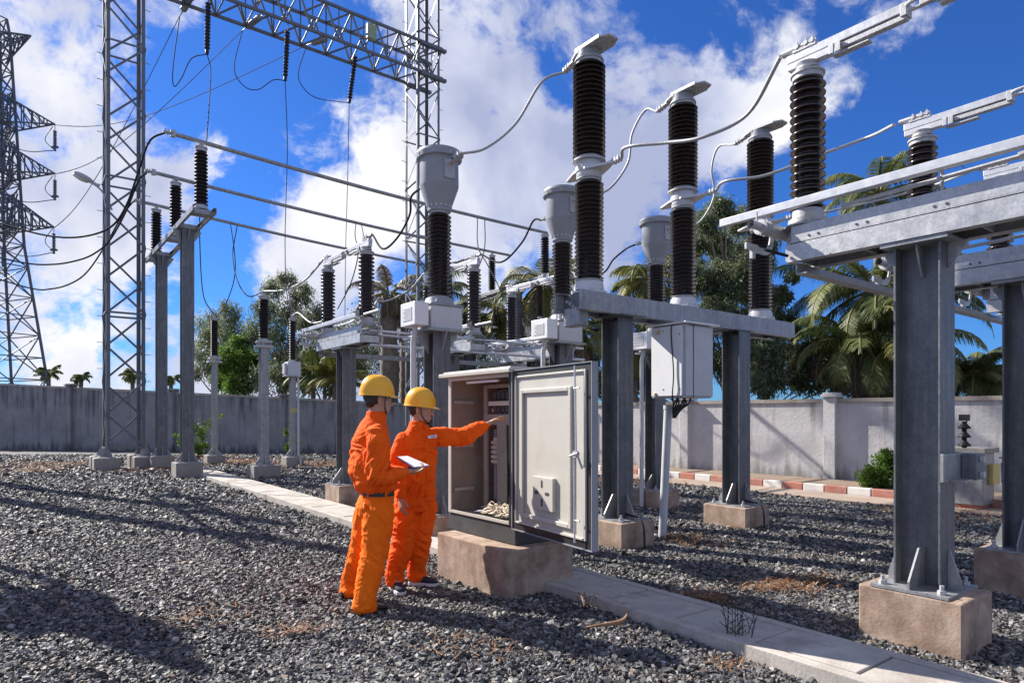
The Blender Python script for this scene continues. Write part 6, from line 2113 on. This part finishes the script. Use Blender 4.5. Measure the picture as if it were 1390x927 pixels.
def tree(name, base_u, Y, blobs, n_leaf, ln, wd, kind, label, cat='tree', group=None, trunk='trunk_pale', tr=.16, droop=.7, depth=None, sub=26, spread=.62, base_z=0):
    """blobs: (u, v, radius px) clumps of the crown"""
    bx = (base_u - 695) / 890 * Y
    r = empty(name, (bx, Y, base_z), 0, label, cat, group)
    org = Vector((bx, Y, base_z))
    P, Dn, S = [], [], []
    tot = sum(b[2] ** 2 for b in blobs)
    tm = MB()
    top = max((W(u, v, Y).z for u, v, _ in blobs))
    trunk_pts = [Vector((0, 0, -.1)), Vector((rng.normal(0, .1), 0, top * .25)), Vector((rng.normal(0, .2), rng.normal(0, .2), top * .5)), Vector((rng.normal(0, .3), rng.normal(0, .2), top * .78))]
    tp_ = spline(trunk_pts, 5)
    tm.tube(tp_, [tr * (1 - .75 * k / (len(tp_) - 1)) for k in range(len(tp_))], 8)
    for (u, v, rp) in blobs:
        yy = Y + rng.uniform(-1, 1) * (depth or 1.4)
        c = np.array(W(u, v, yy) - org); rr = rp / 890 * Y
        st = tp_[int(min(.95, max(.25, (c[2] - rr) / top * 1.0)) * (len(tp_) - 1))]
        cv = Vector(c)
        mid = Vector(st).lerp(cv, .5) + Vector((0, 0, -.15 * rr))
        tm.tube(spline([st, mid, cv], 3), [tr * .4, tr * .36, tr * .3, tr * .26, tr * .2, tr * .15, tr * .08], 5)
        k = int(n_leaf * rp ** 2 / tot)
        ns = max(4, int(sub))
        g = rng.normal(size=(ns, 3)); g /= np.linalg.norm(g, axis=1)[:, None]
        cen = c + g * (rr * rng.uniform(.25, 1.0, ns) ** .6)[:, None] * np.array([1, 1, .95])
        for q in cen[::2]:
            tm.tube([cv, cv.lerp(Vector(q), .6) + Vector((0, 0, .04)), Vector(q)], [tr * .09, tr * .06, tr * .03], 4)
        wt_ = rng.uniform(.4, 1.6, ns); wt_ /= wt_.sum()
        for q, ww in zip(cen, wt_):
            m_ = int(k * ww)
            if m_ < 1: continue
            sd = rr * spread * rng.uniform(.35, .75)
            p = q + rng.normal(size=(m_, 3)) * np.array([sd, sd, sd * 1.15]) * .55
            P.append(p); dd = rng.normal(size=(m_, 3)) * .6 + (p - q) / (sd + 1e-6) * .35; dd[:, 2] -= droop * 1.4
            Dn.append(dd); S.append(np.full(m_, rng.uniform(.2, .8)))
    tm.build('trunk', M[trunk], r, smooth=60)
    leaves('crown', np.concatenate(P), np.concatenate(Dn), ln, wd, LM[kind], r, np.concatenate(S))
    return r


def frond(V, F, A, base, az, el, length, hang, nl=46, lw=.035, ll=.62, segs=10, seedv=.5, rad=None, rach=None):
    """one pinnate frond; returns the rachis points"""
    d = np.array([math.cos(az) * math.cos(el), math.sin(az) * math.cos(el), math.sin(el)])
    side = np.array([-math.sin(az), math.cos(az), 0.0])
    pts = [np.array(base, float)]; ds = []
    st = length / segs
    e = el
    for i in range(segs):
        e -= hang * (.35 + 1.3 * i / segs) / segs
        dd = np.array([math.cos(az) * math.cos(e), math.sin(az) * math.cos(e), math.sin(e)])
        ds.append(dd); pts.append(pts[-1] + dd * st)
    ds.append(ds[-1])
    pts_ = np.array(pts); ds_ = np.array(ds)
    t = np.linspace(.14, .995, nl)
    x = t * segs; i0 = np.minimum(x.astype(int), segs - 1); f = x - i0
    p = pts_[i0] * (1 - f)[:, None] + pts_[i0 + 1] * f[:, None]
    dd = ds_[i0]
    prof = np.sin(np.clip(t * 1.12, 0, 1) * PI) ** .55 * .9 + .12
    for sgn in (-1, 1):
        L_ = ll * prof * rng.uniform(.8, 1.15, nl)
        sw = side * sgn
        dr = rng.uniform(.25, .75, nl)
        v1 = dd * .55 + sw * .9 + np.array([0, 0, -1.0]) * (dr * .4)[:, None]
        v1 /= np.linalg.norm(v1, axis=1)[:, None]
        v2 = v1 * .6 + np.array([0, 0, -1.0]) * (dr + .25)[:, None]
        v2 /= np.linalg.norm(v2, axis=1)[:, None]
        a = p; b = p + v1 * (L_ * .5)[:, None]; c = b + v2 * (L_ * .5)[:, None]
        wv = dd * lw
        k = sum(len(q) for q in V)
        V.append(np.concatenate([a - wv * .5, a + wv * .5, b - wv * .6, b + wv * .6, c - wv * .08, c + wv * .08]))
        idx = np.arange(nl)
        F.append(np.stack([k + idx, k + nl + idx, k + 3 * nl + idx, k + 2 * nl + idx], 1))
        F.append(np.stack([k + 2 * nl + idx, k + 3 * nl + idx, k + 5 * nl + idx, k + 4 * nl + idx], 1))
        at = np.clip(seedv + rng.normal(0, .15, nl), 0, 1)
        A += [at, at]
    return [Vector(q) for q in pts_]


def palm(name, u, v, Y, length, nf, kind, label, trunk_r=.16, hang=(1.2, 2.2), elr=(-.35, 1.35), group='palms beyond the wall', ll=.66, lw=.028, nl=64, lean=0, trunk=True, dry=0, azs=None, base_z=0, cat='palm'):
    c = W(u, v, Y)
    r = empty(name, (c.x + lean, Y, base_z), 0, label, cat, group)
    org = Vector(r.location)
    top = c - org
    if trunk:
        m = MB()
        pts = spline([Vector((0, 0, -.1)), Vector((lean * -.2, 0, top.z * .5)), top], 14)
        m.tube(pts, [trunk_r * (1.15 - .3 * k / (len(pts) - 1)) * (1.06 if k % 2 else .96) for k in range(len(pts))], 10)
        m.build('trunk', M['trunk'], r, smooth=70)
    V, F, A = [], [], []
    Vd, Fd, Ad = [], [], []
    rm = MB()
    for i in range(nf):
        az = (i * 2.39996 + rng.uniform(-.2, .2)) if azs is None else azs[i]
        q = (i + .5) / nf
        el = elr[1] - (elr[1] - elr[0]) * q + rng.uniform(-.15, .15)
        hg = rng.uniform(*hang)
        b = np.array(top) + np.array([math.cos(az), math.sin(az), 0]) * trunk_r * .6 + np.array([0, 0, .15])
        dryf = i >= nf - dry
        tgt = (Vd, Fd, Ad) if dryf else (V, F, A)
        pr = frond(*tgt, b, az, el, length * rng.uniform(.8, 1.1), hg, nl=nl, lw=lw, ll=ll, seedv=rng.uniform(.25, .8))
        rm.tube(pr, [.035 * (1 - .85 * k / (len(pr) - 1)) * (1 + Y / 60) for k in range(len(pr))], 5)
    rm.build('rachis', M['rach'], r, smooth=70)
    mesh_np('fronds', np.concatenate(V), np.concatenate(F), LM[kind], r, attr=np.concatenate(A))
    if dry:
        mesh_np('dry_fronds', np.concatenate(Vd), np.concatenate(Fd), LM['dry'], r, attr=np.concatenate(Ad))
    return r


M['rach'] = noise_mat('frond_stalk', (.16, .15, .04), (.26, .22, .07), scale=5, rough=.6, bump=0)

G1 = 'trees beyond the wall'
# far group, photo left of the small disconnectors
tree('tree', 300, 38, [(285, 440, 22), (312, 425, 18), (275, 480, 20), (300, 500, 26), (320, 455, 22), (335, 480, 18), (265, 505, 12), (297, 455, 22)], 16000, .19, .024, 'euc', 'pale loose tree beyond the shaded wall, beside the tall twin posts', group=G1)
tree('tree', 388, 35, [(372, 392, 16), (390, 378, 14), (412, 400, 18), (358, 420, 18), (395, 430, 24), (425, 440, 20), (375, 470, 30), (412, 490, 34), (350, 450, 18), (438, 420, 12)], 24000, .19, .024, 'euc', 'tall airy grey green tree behind the boxed arrester post', group=G1)
tree('tree', 440, 33, [(440, 475, 28), (465, 460, 22), (420, 500, 30), (455, 505, 30), (480, 490, 26), (400, 510, 24), (370, 515, 24)], 22000, .18, .026, 'euc', 'low dark tree behind the worker with the paper', group=G1)
tree('bush', 325, 34, [(325, 470, 16), (312, 490, 18), (338, 492, 18), (325, 512, 24), (305, 515, 16), (345, 515, 14)], 20000, .13, .030, 'bright', 'rounded bright green bush peeping over the shaded wall', cat='bush', tr=.08, droop=.1, sub=24)
tree('tree', 560, 36, [(500, 440, 24), (500, 480, 30), (560, 470, 34), (600, 480, 34), (560, 430, 26), (640, 490, 34), (690, 500, 34), (650, 450, 22), (530, 510, 30), (600, 440, 22)], 26000, .2, .030, 'euc', 'spreading grey green tree behind the dead palm and the lattice mast', group=G1)
# beyond the sunny wall
tree('tree', 985, 24, [(960, 300, 18), (985, 285, 14), (1005, 300, 18), (945, 330, 18), (975, 335, 24), (1010, 340, 24), (1035, 355, 16), (950, 375, 22), (985, 385, 28), (1020, 395, 24), (965, 425, 26), (1000, 440, 28), (1050, 400, 15), (950, 470, 22), (990, 490, 26), (975, 278, 14), (1045, 330, 14), (1040, 430, 24), (1010, 365, 24)], 62000, .18, .019, 'euc', 'tall drooping grey green tree standing between the middle and third breaker poles', group=G1, tr=.14, sub=26)
tree('tree', 1040, 22.5, [(1040, 470, 26), (1070, 440, 20), (1075, 490, 28), (1020, 500, 26), (1105, 480, 24), (1130, 505, 24), (1095, 515, 22), (1060, 400, 13), (1075, 375, 9), (1040, 515, 24), (1160, 510, 20)], 36000, .16, .021, 'euc', 'leafy grey green tree between the third breaker column and the big coconut palm', group=G1, tr=.10, sub=22)
tree('tree', 925, 26, [(930, 440, 26), (910, 480, 28), (880, 500, 28), (850, 510, 24), (930, 500, 26), (820, 520, 20), (790, 515, 20), (760, 510, 18)], 28000, .18, .026, 'euc', 'low loose tree behind the hanging control box', group=G1)
palm('coconut_palm', 1192, 400, 20.5, 3.6, 36, 'palm', 'big coconut palm with arching fronds behind the thickest steel column', trunk_r=.26, dry=5, hang=(1.3, 2.3), elr=(-1.0, 1.2), ll=.85, lw=.030, nl=92)
palm('coconut_palm', 1192, 268, 25, 2.9, 18, 'palm', 'high coconut palm whose crown shows above the biggest disconnector beam', trunk_r=.16, hang=(1.2, 2.2), elr=(-.4, 1.2), ll=.7, lw=.04, nl=56)
palm('coconut_palm', 1135, 470, 21.5, 2.2, 14, 'palm_y', 'low yellowing palm beside the big coconut palm trunk', trunk_r=.2, hang=(1.3, 2.6), elr=(-.6, 1.3), ll=.6, dry=3)
palm('coconut_palm', 1218, 478, 19.5, 2.4, 22, 'palm_y', 'low golden palm in front of the big coconut palm trunk', trunk_r=.16, hang=(1.4, 2.8), elr=(-1.1, 1.3), ll=.75, lw=.028, nl=80, dry=3)
palm('coconut_palm', 1165, 470, 20, 2.3, 22, 'palm', 'low dark palm crowding the big coconut palm trunk', trunk_r=.16, hang=(1.4, 2.8), elr=(-1.1, 1.3), ll=.75, lw=.028, nl=80, dry=2)
palm('coconut_palm', 738, 392, 24, 2.5, 24, 'palm_y', 'golden green palm showing between the second transformer and the first breaker pole', trunk_r=.22, hang=(1.5, 2.8), elr=(-1.1, 1.3), dry=4, ll=.62, nl=54)
palm('coconut_palm', 690, 430, 26, 2.3, 20, 'palm_y', 'droopy palm behind the far bus support post', trunk_r=.2, hang=(1.5, 2.8), elr=(-1.0, 1.2), dry=4)
palm('coconut_palm', 882, 385, 22.5, 1.9, 24, 'palm_y', 'fan like palm behind the third funnel head', trunk_r=.2, hang=(1.2, 2.4), elr=(-1.0, 1.35), ll=.6, nl=54)
palm('coconut_palm', 858, 468, 21.5, 1.9, 20, 'palm_y', 'low golden palm between the breaker column and the control box', trunk_r=.2, hang=(1.6, 2.8), elr=(-1.1, 1.3), dry=4, ll=.6)
palm('coconut_palm', 790, 455, 22, 1.9, 18, 'palm', 'dark palm directly behind the first breaker column', trunk_r=.2, hang=(1.6, 2.8), elr=(-1.1, 1.3), dry=3, ll=.6)
palm('dead_palm', 528, 402, 27, 1.9, 16, 'dry', 'dead brown palm with a thick ragged trunk behind the small disconnector', trunk_r=.36, hang=(1.0, 2.6), elr=(-1.2, 1.35), ll=.45)
palm('dead_palm', 552, 420, 28, 1.5, 12, 'dry', 'second ragged brown palm trunk just beside the lattice mast', trunk_r=.30, hang=(1.0, 2.8), elr=(-1.2, 1.2), ll=.4)
palm('coconut_palm', 590, 400, 29, 2.2, 16, 'palm', 'dark green palm half hidden by the first transformer column', trunk_r=.2, hang=(1.2, 2.4), elr=(-.8, 1.3))
palm('coconut_palm', 640, 440, 27, 1.9, 16, 'palm', 'green palm behind the middle small disconnector', trunk_r=.2, hang=(1.2, 2.4), elr=(-.8, 1.3))
palm('palm_bush', 1322, 515, 21, 1.5, 26, 'palm', 'bushy low palm peeping over the sunlit wall past the thickest steel column', trunk_r=.12, hang=(.8, 1.8), elr=(-.5, 1.4), ll=.5, dry=2)
palm('palm_bush', 1362, 520, 22, 1.3, 22, 'palm', 'low palm beside the bushy one, between two steel columns at the picture edge', trunk_r=.12, hang=(.8, 1.8), elr=(-.5, 1.4), ll=.5)
palm('palm_bush', 455, 520, 28, 1.6, 20, 'palm_y', 'spiky low palm over the wall just before the steel column of the small disconnector', trunk_r=.12, hang=(.6, 1.6), elr=(-.2, 1.4), ll=.5)
palm('palm_bush', 425, 512, 29, 1.5, 16, 'palm', 'spiky low palm over the wall by the tanked transformer post', trunk_r=.12, hang=(.6, 1.6), elr=(-.2, 1.4), ll=.5)
for (u, v, lb) in ((66, 505, 'tiny distant palm at the foot of the pylon'), (110, 511, 'tiny distant palm between the pylon and the wall pilaster'), (180, 508, 'tiny distant palm seen through the lattice mast'), (232, 513, 'tiny distant palm between the twin steel posts')):
    palm('distant_palm', u, v + 3, 62, {66: 1.3, 110: .9, 180: 1.2, 232: 1.0}[u], 11, 'palm', lb, trunk_r=.2, hang=(.8, 1.9), elr=(-.5, 1.2), nl=22, lw=.09, ll=.6, group='distant palms')
# shrubs in the yard
tree('shrub', 1193, 13.0, [(1193, 650, 14), (1180, 645, 12), (1205, 640, 13), (1200, 622, 11), (1212, 655, 12), (1178, 658, 10), (1217, 628, 9), (1190, 662, 12)], 5200, .085, .014, 'bright', 'leafy green shrub growing at the foot of the sunlit wall', cat='shrub', tr=.02, droop=-.5, depth=.15, sub=14, spread=.8)
tree('shrub', 262, 23.5, [(262, 605, 13), (250, 600, 9), (272, 590, 9), (284, 575, 6), (262, 580, 7), (298, 566, 4), (242, 592, 5), (275, 607, 9)], 1800, .10, .022, 'bright', 'sparse weedy shrub against the shaded wall between the twin posts and the slim arrester', cat='shrub', tr=.02, droop=-.5, depth=.15, sub=8, spread=.8)
tree('shrub', 392, 22.8, [(386, 590, 5), (404, 600, 4), (392, 608, 5)], 260, .10, .022, 'bright', 'wispy weed against the shaded wall behind the tanked post', cat='shrub', tr=.015, droop=-.5, depth=.1, sub=5, spread=.8)

# dry twiggy weed and curled dead leaf in front of the trench
c = W(1000, 882, 4.22); c.z = 0
tw = empty('dead_weed', c, 0, 'leafless dark twiggy weed standing in front of the trench', 'dead weed')
m = MB()
for k in range(9):
    x, y = rng.uniform(-.07, .07), rng.uniform(-.05, .05)
    h = rng.uniform(.22, .50); lx, ly = rng.uniform(-.10, .06), rng.uniform(-.05, .05)
    P_ = spline([(x, y, 0), (x + lx * .3, y + ly * .3, h * .4), (x + lx, y + ly, h)], 4)
    m.tube(P_, [.0045 * (1 - .7 * j / (len(P_) - 1)) for j in range(len(P_))], 5)
    for q in P_[3:]:
        a = rng.uniform(0, 2 * PI); l = rng.uniform(.03, .08)
        e = q + Vector((math.cos(a) * l, math.sin(a) * l, l * .8)); m.tube([q, e], [.002, .001], 4)
        for j in range(3):
            w_ = q.lerp(e, .3 + .3 * j); m.ell(w_, .005, .004, .005, nu=6, nv=4)
m.build('twig', M['twig'] if 'twig' in M else M['belt'], tw)
c = W(835, 868, 4.55); c.z = .03
lf = empty('dead_frond', c, 0, 'curled brown dead palm leaf lying on the stones before the plinth', 'dead leaf')
m = MB()
pts = [Vector(p) for p in ((-.24, -.05, .02), (-.14, -.03, .03), (-.04, -.01, .035), (.05, .01, .05), (.085, .02, .09), (.075, .03, .13), (.04, .05, .17))]
P_ = spline(pts, 5)
wv_ = []
for i, p in enumerate(P_):
    t = i / (len(P_) - 1); w = .001 + .016 * math.sin(PI * t) ** 1.3
    s = Vector((.05, .35, .9)).normalized()
    wv_ += [p - s * w, p + Vector((.003, -.003, 0)), p + s * w]
fs = []
for i in range(len(P_) - 1):
    for j in (0, 1): fs.append((i * 3 + j, i * 3 + j + 1, i * 3 + 4 + j, i * 3 + 3 + j))
m.add(wv_, fs)
M['deadleaf'] = noise_mat('dead_leaf', (.20, .11, .06), (.36, .20, .11), scale=12, rough=.7, bump=.2)
o = m.build('blade', M['deadleaf'], lf, smooth=60)
sm = o.modifiers.new('s', 'SOLIDIFY'); sm.thickness = .0012
c = W(796, 836, 5.0); c.z = 0
dw = empty('dry_weed', c, 0, 'small clump of withered brown flower heads beside the cabinet plinth', 'dead weed')
m = MB(); mm = MB()
for k in range(26):
    e = Vector((rng.normal(0, .045), rng.normal(0, .035), rng.uniform(.04, .16)))
    m.tube([Vector((e.x * .3, e.y * .3, 0)), e], .0015, 4); mm.ell(e, .010, .009, .007, nu=6, nv=5)
s_ = m.build('stalk', M['belt'], dw); mm.build('flower_head', M['deadleaf'], dw)

for c, hx, hy in foot_spots: FOOT.append(((c.x, c.y), hx, hy))
scatter_gravel()


def gpt(u, v): q = W(u, v, 1335 / (v - 565)); return (q.x, q.y)


straw([(gpt(1070, 798), .5, 260, .10, .03), (gpt(1030, 802), .35, 120, .09, .03), (gpt(1110, 790), .35, 130, .09, .03), (gpt(960, 815), .45, 200, .10, .04), (gpt(930, 735), .8, 250, .12, .04),
       (gpt(60, 632), 2.6, 1300, .25, .06), (gpt(30, 640), 1.8, 600, .25, .06), (gpt(330, 629), 2.2, 1500, .25, .08), (gpt(440, 632), 2.5, 1500, .25, .08), (gpt(200, 638), 1.6, 500, .22, .06), (gpt(270, 622), 1.6, 900, .25, .1),
       (gpt(1280, 700), 1.4, 500, .16, .06), (gpt(1000, 640), 2.0, 700, .2, .07), (gpt(860, 655), 1.6, 500, .2, .06), (gpt(640, 880), .5, 60, .12, .04), (gpt(1130, 905), .3, 60, .07, .03), (gpt(985, 908), .18, 50, .06, .05),
       (gpt(280, 840), .5, 60, .14, .03), (gpt(1180, 650), 1.4, 500, .2, .07), (gpt(400, 860), .3, 50, .12, .03)])
